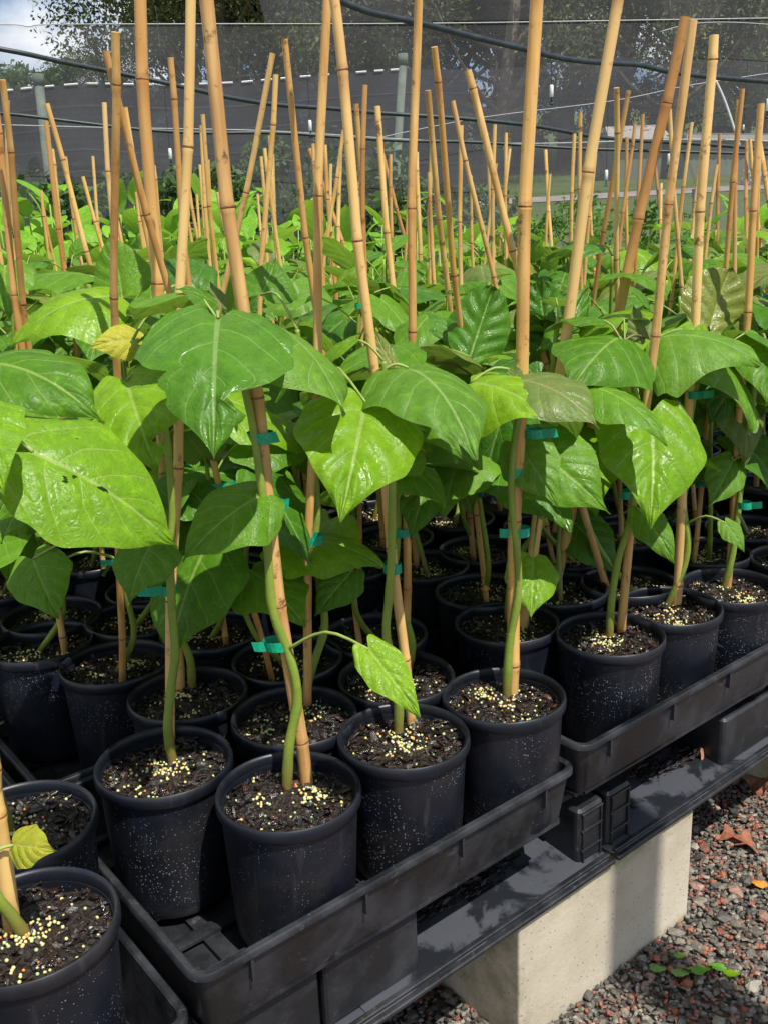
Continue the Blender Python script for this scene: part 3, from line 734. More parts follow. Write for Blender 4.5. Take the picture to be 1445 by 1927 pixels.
GC = [(213, 60, 232, 455, 20), (200, 95, 220, 400, 10), (199, 193, 216, 440, 10), (237, 202, 258, 425, 10), (318, 108, 370, 490, 11), (87, 195, 180, 540, 12), (88, 228, 133, 550, 12), (383, 215, 412, 510, 10), (380, 236, 395, 495, 9), (513, 100, 472, 510, 11), (517, 140, 540, 540, 10),
      (536, 73, 552, 590, 12), (508, 255, 525, 540, 8), (689, 160, 685, 520, 12), (669, 195, 668, 520, 12), (645, 245, 612, 460, 8), (581, 280, 640, 480, 10), (641, 280, 642, 600, 9), (710, 200, 725, 500, 14), (721, 290, 730, 480, 8), (785, 88, 772, 600, 11), (813, 88, 868, 555, 13), (826, 95, 826, 590, 13),
      (805, 170, 795, 560, 14), (853, 190, 868, 500, 9), (868, 236, 872, 520, 10), (877, 132, 895, 545, 17), (785, 286, 792, 520, 10), (736, 290, 738, 480, 8), (915, 270, 908, 520, 8), (926, 286, 935, 530, 7), (952, 250, 958, 530, 8), (959, 280, 963, 540, 7), (1026, 282, 1015, 530, 8), (1047, 128, 1028, 520, 9),
      (1092, 212, 1083, 500, 8), (1104, 278, 1095, 520, 7), (1157, 165, 1105, 540, 13), (1182, 170, 1150, 545, 10), (1179, 258, 1165, 500, 8), (1193, 233, 1180, 480, 8), (1209, 215, 1208, 510, 8), (1228, 288, 1225, 520, 7), (1260, 205, 1282, 580, 9), (1302, 230, 1270, 500, 8), (1324, 250, 1292, 540, 8), (1354, 252, 1335, 500, 8),
      (1397, 167, 1338, 500, 12), (1389, 188, 1372, 490, 8), (1405, 265, 1370, 500, 8), (1411, 262, 1385, 500, 8), (1426, 253, 1412, 520, 13), (1449, 395, 1420, 540, 10), (1244, 345, 1248, 500, 7), (-20, 130, 52, 530, 16), (3, 150, 70, 525, 15), (14, 188, 68, 520, 10), (-35, 100, 22, 480, 18), (1470, 190, 1440, 560, 12), (605, 300, 640, 560, 8)]
rc = random.Random(9); free = [q for q in pots if q[0] not in used]; canes_done = {}
for i, (tx, ty, bx, byy, w) in enumerate(GC):
    zt = ZSOIL + 1.0 + rc.uniform(-.03, .03); d = ray(tx, ty)
    t = (zt - CAMZ) / d.z if d.z > .02 else 4
    t = min(max(t, .95), 3.6); Tp = CAM + d * t
    n = ray(tx, ty).cross(ray(bx, byy)); k = -n.z / n.x if abs(n.x) > 1e-6 else 0
    k = max(-.35, min(.35, k)); L = Tp.z - ZSOIL; bs = Tp - Vector((k, 0, 1)) * L
    if not free: break
    q = min(free, key=lambda q_: (q_[1] - Vector((bs.x, bs.y, 0))).length); dist = (q[1] - Vector((bs.x, bs.y, 0))).length
    if dist > .45: continue
    free.remove(q); off = Vector((bs.x, bs.y, 0)) - q[1]
    if off.length > .045: off = off.normalized() * .045
    bs = Vector((q[1].x + off.x, q[1].y + off.y, ZSOIL)); ln = 'leaning left' if k < -.06 else ('leaning right' if k > .06 else 'nearly upright')
    tt = t * 1.0
    cane(bs, Tp, min(.0120, max(.0062, w / 2 / FPX * tt * 1.08)), 'bamboo cane %s, its pot %s' % (ln, where(q)), .55 if rc.random() < .12 else rc.choice([0, 0, .15, .4]), 300 + i, ztone=.6)
    used.add(id(q)); canes_done[id(q)] = (bs, Tp)
for i, q in enumerate(pots):
    if q[0] in used or id(q) in used: continue
    P = q[1]; tpx = proj((P.x, P.y, 1.5))
    h = rc.uniform(.72, .93) if proj((P.x, P.y, ZR))[2] < 2.0 else rc.uniform(.86, 1.0)
    if 0 < tpx[0] < 1445 and tpx[2] < 1.9: h = rc.uniform(.42, .52)
    elif rc.random() < .22: h = rc.uniform(.5, .62)
    b = Vector((P.x + rc.uniform(-.03, .03), P.y + rc.uniform(-.03, .03), ZSOIL)); lean = rc.gauss(0, .05); t = b + Vector((lean, rc.gauss(0, .03), h))
    cane(b, t, rc.uniform(.0055, .0078), 'bamboo cane %s, its pot %s' % ('tipping left' if lean < -.03 else ('tipping right' if lean > .03 else 'standing straight'), where(q)), rc.choice([0, 0, .2]), 500 + i)
    canes_done[id(q)] = (b, t)

# ------------------------------------------------------------------ seedlings
def tie(root, c, w, r, ax, tail=1, tl=.02, ang=0.0, h=.0145):
    """a band of green tape round stem and cane with a free tab"""
    c = Vector(c) - root.location; right = Vector((math.cos(ang), math.sin(ang), 0)); fwd = Vector((-right.y, right.x, 0)); n = 16; v = []; f = []
    for i in range(n):
        a = 2 * math.pi * i / n; p = c + right * ((w / 2) * math.cos(a)) + fwd * (r * math.sin(a))
        v += [p - ax * h / 2, p + ax * h / 2]
    for i in range(n): j = (i + 1) % n; f.append((2 * i, 2 * j, 2 * j + 1, 2 * i + 1))
    k = len(v); s = right * tail; e0 = c + s * (w * .45) - fwd * (r * .5)
    for j, (dx, dy, dz) in enumerate(((0, 0, 0), (.5, -.12, .02), (1, -.1, .1))):
        q = e0 + s * (tl * dx) + fwd * (tl * dy) + ax * (h * dz); v += [q - ax * h / 2, q + ax * h / 2]
    f += [(k, k + 2, k + 3, k + 1), (k + 2, k + 4, k + 5, k + 3)]
    link('tie_tape', mesh('tie_tape', v, f, MAT['tie'], False), root)
STEM = {  # px points from the soil up
    'A': [(540, 1488), (545, 1400), (560, 1320), (548, 1245), (514, 1150), (506, 1060), (500, 980), (485, 860), (468, 760), (440, 660), (412, 605)],
    'B': [(326, 1432), (316, 1370), (323, 1290), (330, 1230), (323, 1130), (321, 1040), (325, 960), (310, 800), (280, 700), (250, 640)],
    'C': [(570, 1318), (590, 1250), (611, 1180), (603, 1110), (592, 1030), (598, 960), (590, 860), (575, 740), (565, 660), (560, 620)],
    'D': [(362, 1298), (358, 1240), (338, 1190), (332, 1130), (322, 1040), (320, 930), (300, 800), (290, 680), (280, 600)],
    'E': [(750, 1382), (748, 1290), (727, 1200), (733, 1110), (737, 1020), (738, 900), (735, 800), (725, 720), (722, 680)],
    'F': [(768, 1262), (775, 1210), (760, 1160), (740, 1115), (748, 1020), (752, 900), (758, 760), (790, 690)],
    'G': [(953, 1314), (958, 1215), (974, 1120), (972, 1040), (962, 940), (966, 840), (978, 760), (975, 700)],
    'H': [(1146, 1200), (1150, 1130), (1163, 1050), (1185, 980), (1200, 880), (1205, 780), (1175, 680), (1168, 640)],
    'H2': [(955, 1172), (960, 1100), (980, 1040), (1020, 980), (1030, 860), (1040, 760), (1040, 680), (1050, 600)],
    'I': [(1254, 1142), (1282, 1080), (1294, 1020), (1285, 950), (1290, 880), (1300, 780), (1315, 700), (1320, 650)],
    'J': [(1361, 1108), (1378, 1040), (1388, 960), (1400, 860), (1415, 760), (1425, 680), (1430, 640)],
    'L1': [(50, 1762), (20, 1720), (-20, 1660), (-60, 1500), (-60, 1300), (-50, 1100), (-40, 900), (-60, 780)],
    'L2': [(20, 1560), (0, 1500), (-30, 1400), (-40, 1200), (-30, 1000), (-10, 860), (30, 800)]}
TIES = {'A': [((508, 948), .030, 1, .012, .2), ((522, 1212), .034, -1, .016, -.2), ((494, 822), .034, 1, .006, -.3)], 'B': [((320, 1108), .022, -1, .036, 0)], 'E': [((739, 1068), .026, -1, .002, 0)],
        'G': [((970, 888), .028, 1, .014, 0), ((978, 1000), .03, -1, .02, 0), ((1005, 815), .03, 1, .02, -.3)], 'H': [((1183, 930), .028, 1, .015, 0)], 'I': [((1306, 742), .03, 1, .02, 0)], 'J': [((1400, 950), .028, 1, .02, -.15)], 'C': [((590, 1015), .03, -1, .006, 0)], 'F': [((760, 1000), .04, -1, .01, 0)]}
UPC = Vector((0.05, -.45, .85)).normalized()      # up and a little towards the viewer
FRONT = Vector((0.1, -.85, .5)).normalized()
SIDE_R = Vector((.6, -.5, .62)).normalized(); SIDE_L = Vector((-.6, -.5, .62)).normalized()
UP = Vector((0, -.08, 1)); AWAY = Vector((0, .3, .9))
# hero leaves: plant, junction px, tip px, near/far offset of junction and tip, width px, facing, material, shape options
HL = [
    ('A', (411, 598), (404, 868), -.05, -.16, 290, FRONT, 'leaf_deep', dict(droop=1.0, arch=.32, lobe=.16, ripple=.03, puck=.016, notch=[(-1, .68, .05, .8), (-1, .82, .03, .25), (1, .50, .03, .30), (1, .60, .05, .18)])),
    ('A', (520, 615), (646, 786), .05, .0, 150, Vector((.62, -.25, .6)), 'leaf_matt', dict(droop=.9, arch=.5, lobe=.12, ripple=.03, puck=.010, notch=[(-1, .62, .05, .45)])),
    ('C', (688, 757), (640, 985), -.20, -.30, 236, Vector((.1, -.9, .42)), 'leaf_bright', dict(droop=.7, arch=.10, fold=-.12, lobe=.14, ripple=.02, puck=.022)),
    ('E', (768, 692), (893, 868), .0, -.14, 190, Vector((.25, -.5, .8)), 'leaf_matt', dict(droop=1.0, arch=.6, lobe=.13, ripple=.02, puck=.014, notch=[(-1, .08, .05, .3)])),
    ('E', (750, 700), (905, 885), .15, .08, 150, Vector((-.1, -.55, .8)), 'leaf_matt', dict(droop=.9, arch=.5, ripple=.03)),
    ('G', (885, 720), (1050, 800), -.02, -.10, 138, Vector((-.1, -.55, .8)), 'leaf_bright', dict(droop=1.0, arch=.9, lobe=.1, ripple=.03, puck=.012)),
    ('G', (968, 715), (1127, 810), -.03, -.10, 118, Vector((.25, -.62, .72)), 'leaf_red', dict(droop=1.15, arch=.45, lobe=.08, ripple=.02, puck=.006)),
    ('G', (968, 712), (966, 684), -.02, -.02, 30, FRONT, 'leaf_red', dict(droop=-.5, arch=.3, fold=.4)),
    ('H', (1164, 634), (1070, 738), .0, -.10, 190, Vector((-.05, -.60, .76)), 'leaf', dict(droop=.9, arch=.25, fold=-.25, lobe=.13, ripple=.02, puck=.014)),
    ('I', (1238, 634), (1430, 690), -.06, -.12, 120, Vector((.10, -.35, .9)), 'leaf_matt', dict(droop=1.1, arch=.6, lobe=.1, ripple=.02, puck=.012)),
    ('H', (1224, 776), (1222, 996), -.04, -.12, 196, Vector((.08, -.95, .30)), 'leaf_bright', dict(droop=.5, arch=.22, lobe=.17, ripple=.015, puck=.024)),
    ('H', (1118, 728), (1254, 840), -.10, -.17, 74, Vector((.25, -.45, .8)), 'leaf', dict(droop=.9, arch=.8, lobe=.08, ripple=.01)),
    ('I', (1320, 655), (1416, 815), .02, -.05, 150, Vector((.65, -.3, .6)), 'leaf_matt', dict(droop=1.1, arch=.4, lobe=.14)),
    ('J', (1440, 640), (1440, 765), -.06, -.14, 130, FRONT, 'leaf', dict(droop=.8, arch=.4, puck=.018)),
    ('I', (1335, 622), (1375, 503), .10, .12, 122, Vector((.1, -.95, .1)), 'leaf_olive', dict(oval=True, droop=-.3, arch=.25, lobe=.06, ripple=.02, puck=.026)),
    ('F', (884, 672), (928, 540), .06, .08, 116, Vector((.0, -.95, .2)), 'leaf_deep', dict(oval=True, droop=-.3, arch=.5, lobe=.06, ripple=.02, puck=.040)),
    ('F', (905, 720), (752, 658), .0, -.04, 78, Vector((-.1, .40, .9)), 'leaf_olive', dict(droop=1.2, arch=.5, lobe=.10, ripple=.02)),
    ('H2', (1030, 650), (1012, 528), .08, .10, 105, Vector((-.1, -.95, .2)), 'leaf_deep', dict(oval=True, droop=-.4, arch=.7, lobe=.1, ripple=.04, puck=.045)),
    ('H2', (1050, 640), (1105, 540), .09, .12, 80, Vector((.3, -.8, .4)), 'leaf_deep', dict(droop=.4, arch=.5, puck=.03)),
    ('L1', (62, 850), (336, 1034), -.08, -.02, 222, Vector((-.06, -.50, .86)), 'leaf_bright', dict(droop=.75, arch=.10, fold=-.10, lobe=.20, ripple=.012, puck=.010, holes=[(.07, .22, .035, .012, .5), (-.0, .42, .012, .035, .1), (.03, .26, .018, .012, -.6)])),
    ('L1', (-75, 770), (10, 935), -.12, -.16, 200, Vector((.15, -.8, .55)), 'leaf_bright', dict(droop=.8, arch=.4)),
    ('L2', (75, 830), (-10, 985), .02, .0, 170, Vector((.2, -.8, .3)), 'leaf', dict(droop=.6, arch=.3)),
    ('L2', (-60, 690), (196, 800), .0, -.04, 170, Vector((.18, -.42, .85)), 'leaf', dict(droop=1.35, arch=.55, ripple=.03, lobe=.1)),
    ('B', (238, 716), (300, 898), -.04, -.12, 208, Vector((.02, -.80, .6)), 'leaf_bright', dict(droop=.7, arch=.25, puck=.018, notch=[(-1, .70, .07, .85)])),
    ('p3', (205, 556), (24, 655), .0, -.04, 100, Vector((-.1, -.45, .85)), 'leaf_bright', dict(droop=1.1, arch=.5, ripple=.03, puck=.018)),
    ('p3', (230, 556), (206, 438), .05, .06, 110, Vector((-.1, -.95, .1)), 'leaf', dict(droop=-.4, arch=.3, lobe=.06, puck=.018)),
    ('B', (262, 640), (168, 655), .02, .0, 66, FRONT, 'leaf_yellow', dict(droop=.9, arch=.4)),
    ('D', (350, 596), (208, 706), -.03, -.06, 84, Vector((-.55, -.15, .75)), 'leaf_deep', dict(droop=.8, arch=.6)),
    ('p1', (10, 500), (20, 600), .0, -.04, 100, FRONT, 'leaf', dict(droop=.9, arch=.3)),
    ('D', (248, 598), (200, 566), .04, .05, 100, FRONT, 'leaf_deep', dict(droop=.6, arch=.4, ripple=.04, puck=.03)),
    ('D', (372, 545), (290, 492), .12, .16, 115, Vector((0, -.6, .7)), 'leaf_deep', dict(droop=.9, arch=.4)),
    ('C', (492, 555), (520, 486), .10, .14, 110, Vector((0, -.8, .5)), 'leaf', dict(droop=-.4, arch=.3, puck=.02)),
    ('A', (490, 932), (344, 1058), -.0, -.05, 138, Vector((-.2, -.75, .6)), 'leaf', dict(droop=.8, arch=.5)),
    ('B', (286, 1020), (243, 1134), -.03, -.07, 116, Vector((-.3, -.9, .2)), 'leaf_matt', dict(droop=.5, arch=.2)),
    ('p3', (62, 1052), (112, 1166), -.05, -.09, 118, FRONT, 'leaf', dict(droop=.5, arch=.2)),
    ('p3', (95, 1066), (128, 1052), -.04, -.04, 70, FRONT, 'leaf_bright', dict(droop=.3)),
    ('H2', (1002, 1050), (998, 1165), -.24, -.29, 98, Vector((.0, -.95, .2)), 'leaf_bright', dict(droop=.4, arch=.35, puck=.02, lobe=.09)),
    ('A', (694, 1222), (791, 1352), -.08, -.11, 84, Vector((.35, -.85, .3)), 'leaf_bright', dict(droop=.3, arch=.4, fold=.12, puck=.015)),
    ('C', (662, 1075), (592, 1160), .0, -.03, 80, Vector((-.3, -.9, .2)), 'leaf', dict(droop=.5, arch=.2)),
    ('q4', (1082, 985), (1162, 1082), .02, -.0, 92, Vector((.1, -.9, .4)), 'leaf_deep', dict(droop=.5, arch=.2)),
    ('H', (1205, 962), (1268, 1062), -.02, -.05, 66, FRONT, 'leaf', dict(droop=.6, arch=.4)),
    ('I', (1364, 984), (1400, 1040), -.06, -.08, 38, FRONT, 'leaf_matt', dict(droop=.6, arch=.4)),
    ('J', (1378, 868), (1332, 955), .0, -.03, 74, Vector((-.2, -.9, .1)), 'leaf_matt', dict(droop=.3, arch=.2)),
    ('G', (992, 838), (1146, 968), .06, .02, 150, Vector((.1, -.85, .5)), 'leaf', dict(droop=.7, arch=.2)),
    ('G', (975, 835), (1048, 952), .03, .0, 110, Vector((-.2, -.85, .5)), 'leaf_matt', dict(droop=.6, arch=.3)),
    ('q1', (805, 890), (770, 1020), .0, -.04, 86, FRONT, 'leaf', dict(droop=.5, arch=.2)),
    ('E', (738, 688), (700, 612), .02, .03, 34, FRONT, 'leaf_olive', dict(droop=-.4, arch=.4)),
    ('H', (1214, 636), (1190, 574), .02, .02, 46, FRONT, 'leaf_red', dict(droop=-.3, arch=.4, puck=.02)),
    ('A', (418, 578), (396, 530), .02, .03, 34, FRONT, 'leaf_red', dict(droop=-.3, arch=.4)),
    ('A', (420, 582), (332, 545), .03, .0, 44, UPC, 'leaf', dict(droop=.9, arch=.5)),
    ('L1', (26, 1590), (106, 1600), .02, -.02, 80, Vector((-.1, -.75, .65)), 'leaf_yellow', dict(droop=.3, arch=.5, lobe=.10, puck=.004)),
    ('J', (1390, 700), (1330, 800), .06, .04, 110, FRONT, 'leaf_deep', dict(droop=.6)),
    ('H2', (1120, 630), (1010, 660), .06, .02, 90, UPC, 'leaf', dict(droop=1.0, arch=.4)),
    ('q4', (1130, 850), (1040, 830), .12, .08, 100, FRONT, 'leaf_deep', dict(droop=.8, arch=.3)),
    ('E', (800, 850), (700, 760), .10, .06, 110, UPC, 'leaf', dict(droop=1.0, arch=.3)),
]
PLN = dict(A='tall seedling with the big toothed dark leaf, in the nearest corner pot', B='seedling in the shaded pot left of the nearest one, with a bitten bright leaf', C='seedling behind the nearest corner pot, with a large bright heart leaf facing the viewer', D='seedling behind the shaded left pot, with a folded dark leaf',
           E='seedling with a broad dull green leaf at the picture centre, second along the front edge', F='seedling with an upright crinkled glossy leaf right of centre', G='seedling with a bronze tinted young leaf, third along the front edge', H='seedling with the large bright heart leaf on the right side',
           H2='seedling with glossy dark crinkled leaves and one small bright low leaf', I='seedling with an olive crinkled upright leaf near the right edge', J='seedling at the right edge with green tape on its long bare stem', L1='seedling at the left edge with the huge bright leaf pierced by two holes', L2='seedling at the left edge with a lit leaf folding its underside up')
roots = {}; tops = {}
rp = random.Random(21)
def stem_pts_for(q):
    P = q[1]
    if q[0] in STEM:
        base = atz(*STEM[q[0]][0], ZSOIL); axis = Vector((P.x, P.y, 0)); pts = [base]
        for (x, y) in STEM[q[0]][1:]: pts.append(onaxis(x, y, base))
        return pts
    b, t = canes_done.get(id(q)) or cane_line[q[0]]; d = (t - b) / (t.z - b.z); h = rp.uniform(.40, .56)
    if P.y > 1.9: h = rp.uniform(.52, .70)
    base = Vector((P.x, P.y, 0)) + (Vector((P.x, P.y, 0)) - Vector((b.x, b.y, 0))).normalized() * .012 if (Vector((P.x, P.y, 0)) - Vector((b.x, b.y, 0))).length > .001 else Vector((P.x + .02, P.y, 0))
    base.z = ZSOIL - .004; pts = [base]; ph = rp.random() * 6.28
    for i in range(1, 6):
        z = h * i / 5; w = .022 * math.exp(-i * .25); c = b + d * z
        pts.append(Vector((c.x + (.014 + w * math.cos(ph + i)) * math.cos(ph), c.y + (.014 + w * math.cos(ph + i)) * math.sin(ph), ZSOIL + z)))
    return pts
herocount = {}
for h in HL: herocount[h[0]] = herocount.get(h[0], 0) + 1
FULL = {'A': 1, 'B': 2, 'C': 3, 'D': 4, 'E': 2, 'F': 4, 'G': 2, 'H': 3, 'H2': 4, 'I': 3, 'J': 4, 'L1': 1, 'L2': 2, 'q4': 5, 'p3': 5, 'p1': 6, 'q1': 6}
for qi, q in enumerate(pots):
    pts = stem_pts_for(q); sp = crspline(pts, 4); n = len(sp)
    root = empty('tree_seedling', pts[0], PLN.get(q[0]) or 'heart leaved seedling, its pot ' + where(q), 'seedling', 'heart leaved seedlings tied to canes')
    near = q[0] in STEM
    r0 = .0067 if near else .0052
    g = G(); sp2 = [sp[0] - Vector((0, 0, .02))] + sp
    g.tube([p - root.location for p in sp2], [r0 * (1.12 - .50 * i / n) * (1.12 if i % 5 == 3 else 1 + .03 * math.sin(i * 1.7)) for i in range(n + 1)], 9)
    link('stem', g.mesh('stem', MAT['stem'], True), root)
    roots[q[0] if q[0] != 'z' else id(q)] = root; top = sp[-1]
    key = q[0]
    if key in TIES:
        cb, ct = cane_line[key]; ax = (ct - cb).normalized()
        for (pp, w, tail, tl, an) in TIES[key]:
            c = onaxis(*pp, cb + (ct - cb) * .3, ax); tie(root, c, w, .0135, (ax + Vector((math.sin(an), 0, 0))).normalized(), tail, tl)
    if not near:
        b, t = canes_done.get(id(q)) or cane_line[q[0]]
        for fr in (rp.uniform(.35, .55), rp.uniform(.72, .95)):
            i = int(fr * (n - 1)); p = sp[i]; c = b + (t - b) * ((p.z - b.z) / (t.z - b.z)); m_ = (p + c) / 2; dv = (p - c); dv.z = 0
            if math.hypot(dv.x, dv.y) < .05:
                tie(root, m_, dv.length + .020, .011, Vector((0, 0, 1)), rp.choice((-1, 1)), rp.uniform(.008, .025), math.atan2(dv.y, dv.x), .010)
    # filler leaves
    nl = FULL.get(key, rp.choice((9, 10, 11)))
    if key == 'z' and proj(top)[2] > 2.3: nl = rp.choice((9, 10))
    a0 = rp.random() * 6.28
    for j in range(nl):
        az = a0 + j * 2.4 + rp.uniform(-.4, .4); fr = 1 - (j / nl) * (.55 if not near else .34)
        if near and rp.random() < .6: az = rp.uniform(.3, 2.8)       # fillers of the hand-placed plants go to their rear side
        k = max(2, int(fr * (n - 1))); p0 = sp[k]; out = Vector((math.cos(az), math.sin(az), 0))
        pl = rp.uniform(.05, .12) * (.5 if j == 0 else 1); el = rp.uniform(.25, 1.0)
        b1 = p0 + out * pl * math.cos(el) + Vector((0, 0, pl * math.sin(el)))
        L = rp.uniform(.12, .20) * (.62 if j == 0 else 1)
        P_z = not near and key == 'z'; dip = rp.uniform(.15, .95) if (j or near) else rp.uniform(-.6, .3)
        if rp.random() < .10 and P_z: dip = rp.uniform(-1.1, -.4); L *= .62
        cdir = out * math.cos(dip) - Vector((0, 0, math.sin(dip))) + Vector((rp.uniform(-.2, .2), rp.uniform(-.2, .2), 0))
        tip = b1 + cdir.normalized() * L
        fac = Vector((0, -.12, 1)) + out * .35 + Vector((rp.uniform(-.3, .3), rp.uniform(-.3, .3), 0))
        if dip < -.4: fac = -out + Vector((0, 0, .3))
        m = rp.choices(['leaf', 'leaf_matt', 'leaf_deep', 'leaf_bright', 'leaf_red', 'leaf_olive'], [4, 3, 2.2, 2.2, .25, .5])[0]
        if near: m = rp.choice(['leaf', 'leaf_matt', 'leaf_deep', 'leaf_bright'])
        if j == 0 and not near and rp.random() < .35: m = rp.choice(['leaf_red', 'leaf_olive'])
        lm = rp.choice(LV)
        lo = add_leaf(root, lm, b1, tip, fac, m)
        mdl = (p0 + b1) / 2 + Vector((0, 0, .008)); add_tube(root, 'petiole', crspline([p0, mdl, b1], 2), [.0022, .0019, .0018, .0017, .0016], MAT['petiole'], 5)
    q.append(sp)
spl = {q[0]: q[4] for q in pots if q[0] != 'z'}
for i, (key, jb, jt, ob, ot, wpx, fac, mt, opt) in enumerate(HL):
    sp = spl[key]; root = roots[key]
    pj = [(proj(p), p) for p in sp]; (px, py, _), near_p = min(pj, key=lambda a: (a[0][1] - jb[1]) ** 2 + .2 * (a[0][0] - jb[0]) ** 2)
    t0 = min(pj, key=lambda a: abs(a[0][1] - jb[1]))[0][2]
    b = atd(*jb, t0 + ob); tp = atd(*jt, t0 + ot); L = (tp - b).length
    # real width from the width it shows: the blade's side axis against the sight line
    m, _ = leaf_matrix(b, tp, fac); X = Vector((m[0][0], m[1][0], m[2][0])); v = ray((jb[0] + jt[0]) / 2, (jb[1] + jt[1]) / 2).normalized()
    Y = (tp - b).normalized(); Yp = (Y - v * Y.dot(v)).normalized(); Xp = X - v * X.dot(v); vis = max(.35, (Xp - Yp * Xp.dot(Yp)).length)
    wid = min(1.3, wpx / FPX * (t0 + ob / 2 + ot / 2) / vis / L * 1.04)
    big = wpx > 100
    opt = dict(opt); opt['puck'] = opt.get('puck', .014) * 1.45
    me = make_leaf('leaf_blade', width=wid, seed=200 + i, nu=44 if opt.get('holes') else (14 if big else 8), nv=90 if opt.get('holes') else (30 if big else 16), **opt)
    add_leaf(root, me, b, tp, fac, mt)
    # stalk to the nearest higher part of the stem
    cand = [p for p in sp if p.z > b.z - .12 and p.z < b.z + .03] or [sp[-1]]
    p0 = min(cand, key=lambda p: (p - b).length); dd = (b - p0)
    mdl = (p0 + b) / 2 + Vector((0, 0, .18 * dd.length)); add_tube(root, 'petiole', crspline([p0, mdl, b], 4), list(np.linspace(.0026, .0018, 9)), MAT['petiole_brown'] if mt in ('leaf_red', 'leaf_olive') else MAT['petiole'], 7)

# ------------------------------------------------------------------ trays, crates, blocks
def rrect(hx, hy, r, k=6):
    out = []
    for (qx, qy, a0) in ((1, 1, 0), (-1, 1, 90), (-1, -1, 180), (1, -1, 270)):
        for j in range(k + 1):
            a = math.radians(a0 + 90 * j / k); out.append(((hx - r) * qx + r * math.cos(a), (hy - r) * qy + r * math.sin(a)))
    return out
def tray_meshes(LX=.694, LY=.525, hh=.112):
    # wall cross-section from the inner floor up over the lip and down the outer face (offset inwards, height)
    sec = [(.030, -hh + .006), (.026, -hh + .010), (.0125, -.008), (.0120, -.002), (.009, 0), (.002, -.0005), (0, -.003), (-.0005, -.010), (.0012, -.0115), (.0055, -.0115), (.0075, -.016), (.020, -hh + .004), (.024, -hh)]
    v = []; f = []; m = len(sec); nring = None
    for (o_, z) in sec:
        ring = rrect(LX / 2 - o_, LY / 2 - o_, .028 - min(o_, .012)); nring = len(ring); v += [(x, y, z) for x, y in ring]
    for i in range(m - 1):
        for j in range(nring): k = (j + 1) % nring; f.append((i * nring + j, i * nring + k, (i + 1) * nring + k, (i + 1) * nring + j))
    wall = mesh('wall', v, [q[::-1] for q in f], MAT['tray']); smooth_by_angle(wall, 35)
    g = G(); hx, hy = LX / 2 - .028, LY / 2 - .028
    for i in range(9): x = -hx + i * 2 * hx / 8; g.box((x, 0, -hh + .004), .026, 2 * hy, .005)
    for i in range(7): y = -hy + i * 2 * hy / 6; g.box((0, y, -hh + .0095), 2 * hx, .022, .005)
    floor = g.mesh('floor_lattice', MAT['tray'])
    ribs = []
    g = G(); g.box((0, 0, -.030), .0045, .010, .034); rib = g.mesh('rib', MAT['tray'])
    return wall, floor, rib
TW, TF, TR = tray_meshes()
def tray(s0, g0, z, label, ribs=True):
    c = B(s0 + .347, g0 + .2625, z); o = empty('nursery_tray', c, label, 'tray', 'black nursery trays on the bench'); o.rotation_euler.z = math.atan2(ES.y, ES.x)
    link('wall', TW, o); link('floor_lattice', TF, o)
    if ribs:
        for x in (-.27, -.09, .09, .27): link('rib', TR, o, T((x, -.2625 + .0072, 0)))
    return o
tray(0, 0, .600, 'black nursery tray at the front centre, holding the corner pots'); tray(-.715, -.035, .590, 'black nursery tray at the lower left, its rounded corner nearest the viewer')
tray(.712, .008, .618, 'black nursery tray on the right, raised a little over its neighbour'); tray(1.425, .012, .610, 'black nursery tray at the far right end of the front row')
tray(2.135, .0, .600, 'black nursery tray beyond the right edge of the picture', False)
for r_ in range(1, 5):
    for k in range(-3, 5):
        P = B(k * .712 + .35, r_ * .545 + .26, .6); x, y, t = proj(P)
        if t < .5 or x < -500 or x > 2300 or P.y > 4.0: continue
        tray(k * .712 + (.01 if r_ % 2 else -.01), r_ * .545, .600 - .004 * (r_ % 2), 'black nursery tray under the pots, %s row of trays back, %s from the left end' % (ORD[r_], ORD[k + 3]), False)

